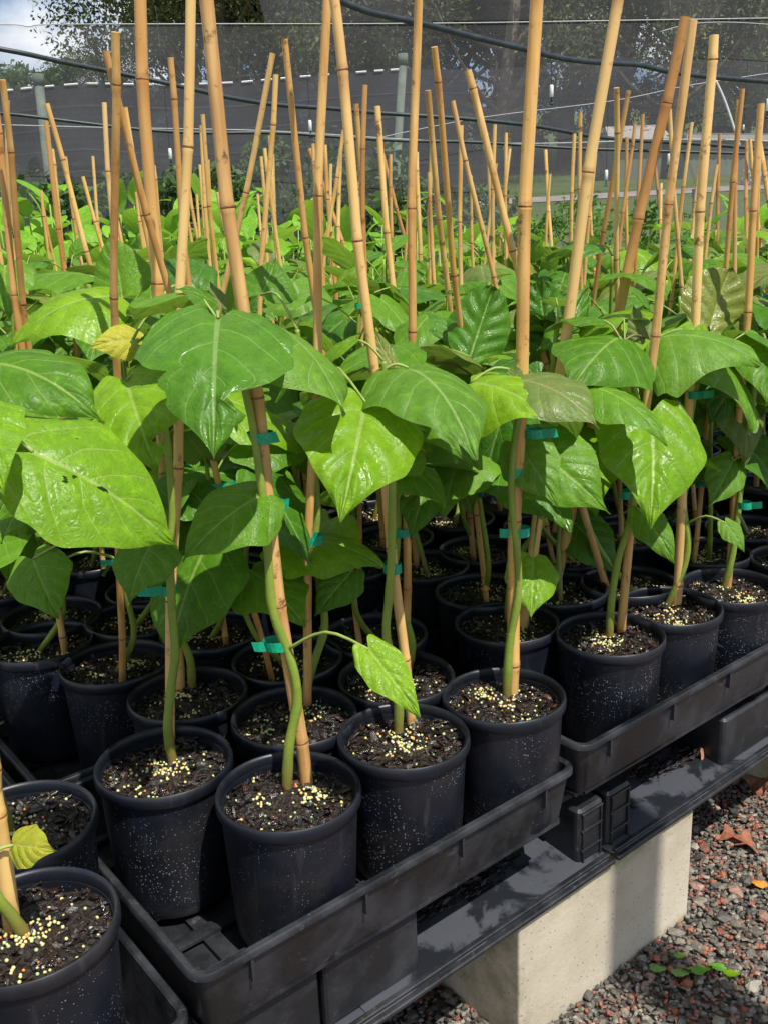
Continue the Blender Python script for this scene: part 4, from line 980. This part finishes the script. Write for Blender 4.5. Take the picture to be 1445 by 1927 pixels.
def crate(s0, g0, label, LX=.606, LY=.50, z0=.358, z1=.486, front=False):
    """black plastic bench module: bottom lip, end pillars and a pillar between open bays"""
    o = empty('bench_module', B(s0, g0, z0), label, 'bench module', 'black plastic bench modules under the trays'); o.rotation_euler.z = math.atan2(ES.y, ES.x)
    h = z1 - z0
    g = G(); g.box((LX / 2, LY / 2 + .004, .008), LX - .006, LY - .006, .014, bev=.012); link('base_plate', g.mesh('base_plate', MAT['crate']), o)
    g = G(); g.box((LX / 2, .0045, .0045), LX - .004, .014, .009, bev=.004); g.box((LX / 2, .012, .0135), LX - .012, .010, .007, bev=.003)
    lip = g.mesh('lip', MAT['crate_side']); link('lip', lip, o)
    g = G(); g.box((LX / 2, LY / 2 + .03, h - .006), LX - .02, LY - .065, .012, bev=.012); link('deck', g.mesh('deck', MAT['crate_side']), o)
    # sloping bay floors, back wall and flanks
    g = G(); g.box((LX / 2, .20, h / 2 + .004), LX - .02, .012, h - .022); link('back_wall', g.mesh('back_wall', MAT['crate_side']), o)
    v = [(.06, .016, .0165), (LX - .06, .016, .0165), (LX - .06, .194, .034), (.06, .194, .034)]
    link('bay_floor', mesh('bay_floor', v, [(0, 1, 2, 3)], MAT['crate'], False), o)
    if front:
        for k_, (gx, gy) in enumerate(((.33, .12),)):
            tag(link('grit', PC[k_], o, T((gx, gy, .022 + .012 * (gy / .19) + .0135)) @ Matrix.Diagonal((1.7, .55, .5, 1))), kind='stuff')
    for (x0, x1, yy) in front_pillars:
        w = x1 - x0; g = G(); g.box(((x0 + x1) / 2, yy + .09, h / 2 + .004), w, .18, h - .022, bev=.010); link('pillar', g.mesh('pillar', MAT['crate_side'], False), o)
        if w < .09:
            for zz in (.32, .62, .88):
                g = G(); g.box(((x0 + x1) / 2, yy - .0008, h * zz), w - .012, .006, .004, bev=.0015); link('rib', g.mesh('rib', MAT['crate_side']), o)
            for xx in (x0 + .010, x1 - .010):
                g = G(); g.box((xx, yy - .0010, h / 2), .004, .006, h - .03, bev=.0015); link('rib', g.mesh('rib', MAT['crate_side']), o)
    return o
mods = [(-1.02, 'black bench module, leftmost under the lower left tray'), (-.412, 'black bench module under the lower left tray corner'), (.197, 'black bench module with an open wet bay under the front centre tray'), (.806, 'black bench module with a wet bay and dead leaf under the right tray'), (1.415, 'black bench module at the right edge of the picture'), (2.024, 'black bench module beyond the right edge')]
for i, (s0, lb) in enumerate(mods):
    front_pillars = [(.004, .175, .028), (.535, .602, .026)] if i != 3 else [(.004, .070, .026), (.375, .602, .030)]
    if i == 1: front_pillars = [(.004, .10, .028), (.22, .604, .028)]
    if i == 2: front_pillars = [(.002, .175, .028), (.535, .602, .026)]
    if i == 4: front_pillars = [(.004, .10, .028), (.535, .602, .026)]
    crate(s0, .004, lb, front=(i in (2, 3)))
    front_pillars = [(.004, .12, .028), (.48, .602, .028)]
    for r_ in range(1, 5):
        if (i + r_) % 2 == 0: crate(s0, .004 + r_ * .53, 'black bench module in the shade, %s back behind the %s module of the front row' % (ORD[r_], ORD[i]))
def block(s0, g0, LX, LY, zt, label, z0=ZG - .02, rot=0.0, at=None):
    g = G(); g.box((0, 0, (zt - z0) / 2), LX, LY, zt - z0, bev=.004)
    me = g.mesh('concrete_block', MAT['concrete']); o = link('concrete_block', me)
    o.location = at or B(s0 + LX / 2, g0 + LY / 2, z0)
    o.rotation_euler.z = (math.atan2(ES.y, ES.x) if at is None else 0) + rot
    return tag(o, label, 'concrete block', 'concrete blocks carrying the bench')
block(.565, .012, .487, .20, .356, 'large pale concrete block under the bench, front right, with a shadow band across it')
block(1.56, .010, .46, .20, .356, 'mossy concrete block under the bench at the right edge of the picture')
block(-.45, .02, .46, .20, .356, 'concrete block hidden under the lower left of the bench')
for i in range(3): block(-.3 + i * .95, 1.1, .4, .2, .356, 'concrete block under the middle of the bench, %s from the left' % ORD[i])
for (x, y, d_, lb) in ((368, 895, 4.6, 'pale concrete block on the far path, seen under the leaves at left'), (575, 905, 4.6, 'pale concrete block on the far path, seen behind the thick leaning cane')):
    p = atz(x, y, ZG); block(0, 0, .42, .2, ZG + .22, lb, at=Vector((p.x, p.y, ZG - .02)), rot=.1)

def added_shade_post():  # unseen post carrying no net, added to throw the shadow band on the block
    o = empty('net_post', (1.62, -.02, ZG - .2), 'round timber post added out of view at right to cast the shadow band', 'post', 'posts carrying the netting')
    g = G(); g.tube([(0, 0, 0), (0, 0, 4.05)], [.082, .075], 12); link('shaft', g.mesh('shaft', MAT['post'], True), o)
added_shade_post()
# ------------------------------------------------------------------ gravel beside the bench
def gravel():
    rg = np.random.default_rng(4); P = []; S = []
    for (step, smin, smax, lim) in ((.0092, .0032, .0068, 2.6), (.036, .008, .0135, 3.0)):
        x = -.9
        for s_ in np.arange(-.5, lim, step):
            for g_ in np.arange(-.95, .45, step):
                if step > .02 and rg.random() < .45: continue
                p = B(s_ + rg.normal() * step * .4, g_ + rg.normal() * step * .4, 0)
                px, py, t = proj((p.x, p.y, ZG))
                if t < .5 or px < 560 or px > 1560 or py < 1350 or py > 2060: continue
                P.append((p.x, p.y, ZG + .002)); S.append(smin + (smax - smin) * rg.random() ** 1.6)
    P = np.array(P); S = np.array(S); n = len(P)
    sc3 = np.stack([S * (.8 + .8 * rg.random(n)), S * (.7 + .5 * rg.random(n)), S * (.45 + .4 * rg.random(n))], 1)
    a = rg.random(n) * 6.283; ca, sa = np.cos(a), np.sin(a); tl = rg.normal(size=n) * .45; ct, st_ = np.cos(tl), np.sin(tl)
    V = IV[None] * sc3[:, None, :] * (.68 + .64 * rg.random((n, 12, 1)))
    y = V[..., 1] * ct[:, None] - V[..., 2] * st_[:, None]; z = V[..., 1] * st_[:, None] + V[..., 2] * ct[:, None]
    X = V[..., 0] * ca[:, None] - y * sa[:, None]; Y = V[..., 0] * sa[:, None] + y * ca[:, None]
    P[:, 2] += sc3[:, 2] * .4 + rg.random(n) * .006
    V = np.stack([X, Y, z], -1) + P[:, None, :]
    pal = np.array([(.155, .14, .11), (.095, .085, .070), (.24, .215, .17), (.34, .11, .06), (.24, .08, .05), (.30, .18, .13), (.32, .29, .23), (.05, .05, .048)])
    cc = pal[rg.choice(8, n, p=[.29, .22, .15, .10, .06, .04, .06, .08])] * (1.0 + .5 * rg.random((n, 1)))
    me = np_mesh('gravel', V.reshape(-1, 3), (IF[None] + (np.arange(n) * 12)[:, None, None]).reshape(-1, 3), MAT['stone'], np.repeat(cc, 12, 0))
    tag(link('gravel', me), kind='stuff', label='wet grey and red crushed stone beside the bench')
gravel()
def dead_leaf(px, py, size, mat, label, seed, lobes=5, zoff=.014, name='fallen_leaf', up=.012, z=None):
    rg = random.Random(seed); p = atz(px, py, ZG if z is None else z); v = [(0, 0, .004)]; n = max(lobes, 4) * 6; f = []
    for i in range(n):
        a = 2 * math.pi * i / n; r = size * (.55 + .45 * abs(math.cos(a * lobes / 2 + rg.random() * .3)) ** 1.4) * (1 if abs(a - math.pi) > .5 else .8)
        for k in (.5, 1): v.append((r * k * math.cos(a), r * k * .7 * math.sin(a), up * k * k * math.sin(a * 2 + seed) + rg.uniform(-.0015, .0015)))
    for i in range(n):
        j = (i + 1) % n; f += [(0, 1 + 2 * i, 1 + 2 * j), (1 + 2 * i, 2 + 2 * i, 2 + 2 * j, 1 + 2 * j)]
    o = link(name, mesh(name, v, f, mat)); o.location = (p.x, p.y, p.z + zoff); o.rotation_euler = (rg.uniform(-.2, .2), rg.uniform(-.2, .2), rg.random() * 6.28)
    return tag(o, label, 'fallen leaf')
dead_leaf(1432, 1487, .075, MAT['dryb'], 'large curled pinkish brown dead leaf at the right edge on the gravel', 1, 5, .03, up=.035)
dead_leaf(1365, 1470, .045, MAT['dryb'], 'small brown dead leaf tucked against the mossy block', 2, 5, .02, up=.02)
dead_leaf(1372, 1585, .035, MAT['dry'], 'rust red dead leaf lying left in the pair on the gravel', 3, 3, .016)
dead_leaf(1402, 1598, .040, MAT['dry'], 'rust red dead leaf lying right in the pair on the gravel', 4, 5, .016)
dead_leaf(1424, 1671, .022, MAT['orange'], 'small orange leaf on the gravel near the right edge', 5, 0, .012, up=.003)
dead_leaf(1316, 1423, .012, MAT['dryb'], 'tiny brown leaf scrap in the wet bay of the right bench module', 8, 3, .006, z=.385)
for i, (x, y, r) in enumerate([(1245, 1825, .015), (1288, 1832, .017), (1285, 1800, .012), (1328, 1825, .016), (1384, 1833, .015)]):
    p = atz(x, y, ZG + .012)
    o = empty('weed', (p.x, p.y, ZG + .004), ['small scalloped weed leftmost on the gravel', 'two lobed weed second from the left on the gravel', 'tiny weed leaf above the two lobed weed', 'weed with a brown runner, third cluster on the gravel', 'single bright yellow green weed leaf rightmost on the gravel'][i], 'weed', 'little weeds in the gravel beside the block')
    for k in range(2 if i in (1, 3) else 1):
        v = [(0, 0, 0)]; f = []; n = 22
        for j in range(n): a = 6.283 * j / n; rr = r * (1 + .10 * math.sin(a * 9)) * (.55 if j in (0, n - 1) else 1); v.append((rr * math.cos(a), rr * math.sin(a), .002 * math.cos(2 * a)))
        for j in range(n): f.append((0, 1 + j, 1 + (j + 1) % n))
        lo = link('leaf', mesh('leaf', v, f, MAT['weed' if i < 4 else 'leaf_bright']), o); lo.location = ((k * 1.6 - .5) * r, 0, .012 + .003 * k); lo.rotation_euler = (.25, .2 * (-1) ** k, 2.4 + k * 1.2)
    add_tube(o, 'stem', [o.location - Vector((0, 0, .01)), o.location + Vector((0, .002, .012))], [.0008, .0006], MAT['petiole'], 5)

# ------------------------------------------------------------------ the far bed of broad-bladed plants
rb = random.Random(33)
FB = []
for i in range(330):
    y = rb.uniform(5.8, 9.0); x = rb.uniform(-.55, .52) * y
    px = proj((x, y, 1))[0]
    hmax = 1.64 if px < 640 else (1.45 if px < 900 else 1.18)
    if min([math.hypot(x - a, y - b) for a, b, _ in FB] or [9]) < .37: continue
    if 960 < px < 1330 and y < 7.3: continue
    FB.append((x, y, hmax * rb.uniform(.82, 1.05)))
FB.sort(key=lambda a: a[0])
for i, (x, y, h) in enumerate(FB):
    fr_ = y < 7.2; strip = 'front' if fr_ else 'rear'; k = [f for f in FB if (f[1] < 7.2) == fr_].index((x, y, h))
    o = empty('broad_leaved_plant', (x, y, ZG), 'bright broad bladed plant in the %s strip of the far bed, %s from left' % (strip, ordw(k)), 'plant', 'bright broad bladed plants in the far bed')
    g = G(); ns = 4; stems = []
    for j in range(ns):
        a = rb.random() * 6.28; r = rb.uniform(.05, .16); t_ = Vector((math.cos(a) * r * 1.6, math.sin(a) * r * 1.6, h * rb.uniform(.72, .98))); b_ = Vector((math.cos(a) * r * .6, math.sin(a) * r * .6, 0)); stems.append((b_, t_)); g.tube(crspline([b_, (b_ + t_) / 2 + Vector((0, 0, .03)), t_], 2), [.012, .011, .009, .007, .005], 5)
    link('stem', g.mesh('stem', MAT['petiole'], True), o)
    for j in range(20):
        b_, t_ = stems[j % ns]; fr = 1 - (j // ns) * .13; p0 = b_.lerp(t_, fr); az = rb.random() * 6.28; el = rb.uniform(-.1, 1.1)
        out = Vector((math.cos(az) * math.cos(el), math.sin(az) * math.cos(el), math.sin(el))); L = rb.uniform(.20, .34)
        fac = Vector((0, 0, 1)) - out * .3; m_, _l = leaf_matrix(p0, p0 + out * L, fac if abs(out.z) < .95 else Vector((1, 0, 0)))
        lo = link('leaf', rb.choice(BL), o); lo.matrix_basis = m_ @ Matrix.Diagonal((L * 1.25, L, L, 1))
p = atd(1150, 470, 6.6)
o = put_tree(SV[0], p.x, p.y, .94, .5, 'feathery_shrub', 'dense fine leaved green shrub right of centre in front of the lawn', 'shrub', None)
for i, (px, dd, s_, lb) in enumerate([(45, 9.6, 1.12, 'dark leafy bush at the left edge behind the netting'), (150, 9.4, 1.12, 'leafy bush beside the grey post at left'), (330, 9.7, 1.15, 'bush behind the darkest topped cane, in front of the shade cloth'), (470, 9.6, 1.2, 'bush left of centre in front of the shade cloth'), (590, 9.8, 1.3, 'bush behind the crossing canes in front of the shade cloth'), (700, 9.7, 1.15, 'bush left of the pale green net post'), (850, 10.0, 1.0, 'bush right of the pale green net post')]):
    p = atd(px, 420, dd); put_tree(BV[i % 3], p.x, p.y, s_, i * 1.3, 'leafy_bush', lb, 'bush', 'bushes behind the netting')

# ------------------------------------------------------------------ netting, posts, pipes, sprinklers, shed
def netpanel(name, pts_top, pts_bot, dist, mat, label, parent_things=()):
    n = len(pts_top); v = []; f = []
    for (x, y) in pts_top: v.append(atd(x, y, dist))
    for (x, y) in pts_bot:
        p = atd(x, y, dist); v.append(p)
    for i in range(n - 1): f.append((i, i + 1, n + i + 1, n + i))
    o = empty(name, (0, 0, 0), label, 'netting')
    link('mesh_sheet', mesh('mesh_sheet', v, f, mat, True), o); return o
D2 = 11.0
topd = [(-200, 185), (0, 172), (70, 164), (160, 157), (330, 160), (450, 155), (560, 145), (700, 134), (760, 130), (880, 131)]
dn = netpanel('shade_cloth', topd, [(x, 670) for x, _ in topd], D2, MAT['net_dense'], 'dense black shade cloth stretched between posts behind the far bed')
tr_ = [(880, 131), (960, 128), (1060, 118), (1160, 108), (1300, 112), (1500, 118)]
dn2 = netpanel('shade_cloth', tr_, [(x, 670) for x, _ in tr_], D2, MAT['net_mid'], 'see-through grey shade cloth at the right, with tree trunks showing behind it')
g = G()
for i in range(2, len(topd) - 1):
    (x0, y0), (x1, y1) = topd[i - 1], topd[i]; k = max(2, int((x1 - x0) / 34))
    for j in range(k):
        a = (j + .15) / k; b_ = (j + .72) / k; g.tube([atd(x0 + (x1 - x0) * a, y0 + (y1 - y0) * a, D2 - .02), atd(x0 + (x1 - x0) * b_, y0 + (y1 - y0) * b_, D2 - .02)], .011, 5)
link('edge_tape', g.mesh('edge_tape', MAT['white']), dn)
for k in range(1, 7):
    g = G(); g.tube([atd(x, y + k * 44 - (k * 3 if x < 300 else 0), D2 - .015) for x, y in topd], .004, 4)
    link('seam', g.mesh('seam', MAT['net_thin'], True), dn)
D1 = 9.0
topn = [(-300, 52), (0, 46), (55, 50), (100, 46), (400, 45), (800, 44), (1200, 38), (1700, 30)]
net1 = netpanel('bird_netting', topn, [(x, 690) for x, _ in topn], D1, MAT['net_thin'], 'fine pale netting hanging from the long white wire in front of the wood')
g = G(); g.tube(crspline([atd(x, y, D1 - .01) for x, y in topn], 4), .0055, 5); link('top_wire', g.mesh('top_wire', MAT['wire'], True), net1)
tu = [(470, -60), (700, -50), (1000, -60), (1700, -70)]; bu = [(500, 42), (700, 41), (1000, 38), (1700, 28)]
netpanel('bird_netting', tu, bu, D1 + .1, MAT['net_thin'], 'second netting panel above the white wire on the right')
def post(x0, y0, x1, y1, d_, r, lb):
    a = atd(x0, y0, d_); b_ = atd(x1, y1, d_); b_ = a + (b_ - a) * ((a.z - ZG + .2) / max(.1, a.z - b_.z)); o = empty('net_post', b_, lb, 'post', 'posts carrying the netting')
    g = G(); g.tube([Vector((0, 0, 0)), a - b_], [r * 1.1, r], 10); link('shaft', g.mesh('shaft', MAT['post'], True), o)
    g = G(); g.tube([a - b_ + Vector((0, 0, -.02)), a - b_ + Vector((0, 0, .10))], [r * 1.25, r * 1.25], 10); link('cap', g.mesh('cap', MAT['post'], True), o)
post(74, 158, 106, 440, 10.4, .05, 'leaning grey green post at the left in front of the shade cloth'); post(758, 120, 738, 440, 10.4, .045, 'pale green post just right of centre in front of the shade cloth')
post(128, 300, 150, 440, 11.5, .03, 'short thin post behind the two crossed canes at left'); post(290, 250, 305, 430, 11.5, .03, 'faint thin post behind the darkest topped cane')
def pipe(name, pts, d0, d1, r, mat, lb, cat):
    n = len(pts); P = [atd(x, y, d0 + (d1 - d0) * i / (n - 1)) for i, (x, y) in enumerate(pts)]; g = G(); g.tube(crspline(P, 5), r, 8); o = link(name, g.mesh(name, mat, True)); return tag(o, lb, cat)
pipe('irrigation_pipe', [(-300, 45), (0, 92), (110, 115), (210, 135), (330, 160), (430, 183), (520, 197), (620, 204), (720, 213), (880, 224), (1010, 238), (1110, 256), (1200, 265), (1300, 270), (1500, 285)], 5.6, 8.4, .015, MAT['pipe'], 'black hanging pipe sloping down from the left edge under the cloud', 'pipe')
pipe('irrigation_pipe', [(560, -30), (640, 2), (700, 24), (800, 46), (900, 72), (985, 92), (1060, 110), (1130, 118), (1200, 122), (1260, 135), (1350, 146), (1500, 158)], 4.2, 6.0, .0155, MAT['pipe'], 'thick black hanging pipe crossing the upper right', 'pipe')
pipe('irrigation_pipe', [(-300, 190), (0, 213), (130, 228), (260, 243), (380, 250), (520, 250), (640, 258), (760, 265), (900, 268), (1100, 280), (1445, 290)], 6.6, 8.2, .012, MAT['pipe'], 'thin black pipe lowest of the three hanging ones', 'pipe')
pipe('support_wire', [(-100, 232), (200, 240), (500, 246), (760, 262), (1000, 270), (1300, 262), (1500, 268)], 8.7, 8.7, .0045, MAT['wire'], 'pale wire running just under the lowest pipe', 'wire')
pipe('support_wire', [(700, 262), (900, 222), (1150, 190), (1300, 160), (1500, 130)], 8.8, 8.8, .0035, MAT['wire'], 'thin wire rising to the right across the wood', 'wire')
pipe('support_wire', [(1240, 60), (1300, 45), (1380, 42), (1500, 50)], 8.8, 8.8, .0035, MAT['wire'], 'short sagging wire at the upper right corner', 'wire')
pipe('brace_pole', [(1345, 150), (1365, 195), (1392, 278)], 8.6, 8.6, .012, MAT['wire'], 'slanting pale brace pole right of the knotted cane', 'pole')
for i, (x, y, d_, lb) in enumerate([(321, 290, 8.6, 'white sprinkler left of centre over the shade cloth'), (584, 237, 8.6, 'white sprinkler near the crossing canes'), (1037, 172, 7.6, 'white sprinkler beside a dark topped cane right of centre'), (1258, 300, 8.6, 'white sprinkler low at the right behind the leaning canes'), (1444, 198, 7.6, 'white sprinkler cut by the right edge'), (1140, 330, 9.0, 'small white sprinkler low in front of the lawn'), (1398, 240, 8.8, 'tiny white sprinkler by the brace pole')]):
    p = atd(x, y, d_); o = empty('sprinkler', p, lb, 'sprinkler', 'white sprinklers hanging in the nursery'); k = .8 if i != 6 else .4
    g = G(); g.tube([(0, 0, -.055 * k), (0, 0, -.05 * k), (0, 0, .045 * k), (0, 0, .06 * k)], [.012 * k, .019 * k, .019 * k, .014 * k], 10); link('weight', g.mesh('weight', MAT['white'], True), o)
    g = G(); g.tube([(0, 0, -.10 * k), (0, 0, -.055 * k)], [.007, .007], 8); g.tube([(0, 0, -.125 * k), (0, 0, -.10 * k)], [.022 * k, .010 * k], 8); link('nozzle', g.mesh('nozzle', MAT['pipe'], True), o)
    g = G(); g.tube([(0, 0, .06 * k), (0, 0, 1.2)], [.0018, .0018], 5); link('hanger_tube', g.mesh('hanger_tube', MAT['pipe'], True), o)
def shed():
    a = atd(1290, 262, 30); b_ = atd(1560, 262, 33); z0 = terrain_z(0, 30) - .6; o = empty('steel_shed', (a.x, a.y, z0), 'long low grey green corrugated shed behind the lawn at the right', 'shed')
    d = (b_ - a); d.z = 0; L = d.length; d.normalize(); nrm = Vector((d.y, -d.x, 0)); h = a.z - z0; v = []; f = []; n = int(L / .12)
    for i in range(n + 1):
        p = d * (i * L / n) + nrm * (.03 if i % 2 else 0); v += [p, p + Vector((0, 0, h))]
    for i in range(n): f.append((2 * i, 2 * i + 2, 2 * i + 3, 2 * i + 1))
    link('wall', mesh('wall', v, f, MAT['shed'], False), o)
    g = G(); c = d * (L / 2) - nrm * 2.4 + Vector((0, 0, h + .10)); g.box(c, L + .6, 5.2, .14, (d, nrm, EZ)); link('roof', g.mesh('roof', MAT['shed']), o)
    g = G(); g.box(d * (L / 2) + nrm * .26 + Vector((0, 0, h + .02)), L + .6, .12, .16, (d, nrm, EZ)); link('gutter', g.mesh('gutter', MAT['roof']), o)
    g = G(); g.box(d * (L / 2) - nrm * 4.9 + Vector((0, 0, h / 2)), L, .1, h, (d, nrm, EZ)); g.box(-nrm * 2.45 + Vector((0, 0, h / 2)) + d * .05, .1, 4.8, h, (d, nrm, EZ)); link('rear_wall', g.mesh('rear_wall', MAT['shed']), o)
    c = atd(1190, 252, 31); o2 = empty('small_hut', (c.x, c.y, terrain_z(c.x, c.y) - .2), 'small hut with pale pitched roof left of the long shed', 'hut'); hh = c.z - o2.location.z - .25
    g = G(); g.box((0, 0, hh / 2), 1.5, 1.5, hh); link('wall', g.mesh('wall', MAT['shed']), o2)
    v = [(-1, -1, hh), (1, -1, hh), (1, 1, hh), (-1, 1, hh), (-.9, 0, hh + .5), (.9, 0, hh + .5)]; link('roof', mesh('roof', v, [(0, 1, 5, 4), (2, 3, 4, 5), (1, 2, 5), (3, 0, 4), (0, 3, 2, 1)], MAT['roof'], False), o2)
    # heap of pale mottled rocks by the shed
    rg = np.random.default_rng(8); n = 150; P = []
    for i in range(n):
        q = atd(1400 + rg.random() * 90, 348 + rg.normal() * 3, 27.5); P.append((q.x, q.y + rg.normal() * .15, q.z - .1 + rg.random() * .42))
    s = .05 + .06 * rg.random(n); V = (IV[None] * s[:, None, None] * (.7 + .6 * rg.random((n, 12, 1))) + np.array(P)[:, None, :]).reshape(-1, 3)
    tag(link('rubble_heap', np_mesh('rubble_heap', V, (IF[None] + (np.arange(n) * 12)[:, None, None]).reshape(-1, 3), MAT['roof'])), 'pale mottled heap at the right edge in front of the long shed', 'heap')
    q = atd(1307, 372, 14); o3 = empty('marker_post', (q.x, q.y, terrain_z(q.x, q.y)), 'short dark marker post with a blue cap on the lawn', 'post')
    g = G(); g.tube([(0, 0, -.1), (0, 0, q.z - o3.location.z)], .035, 8); link('shaft', g.mesh('shaft', MAT['pipe']), o3); g = G(); z_ = q.z - o3.location.z; g.tube([(0, 0, z_), (0, 0, z_ + .12)], .05, 8); link('cap', g.mesh('cap', simple('blue_paint', (.05, .09, .4))), o3)
shed()
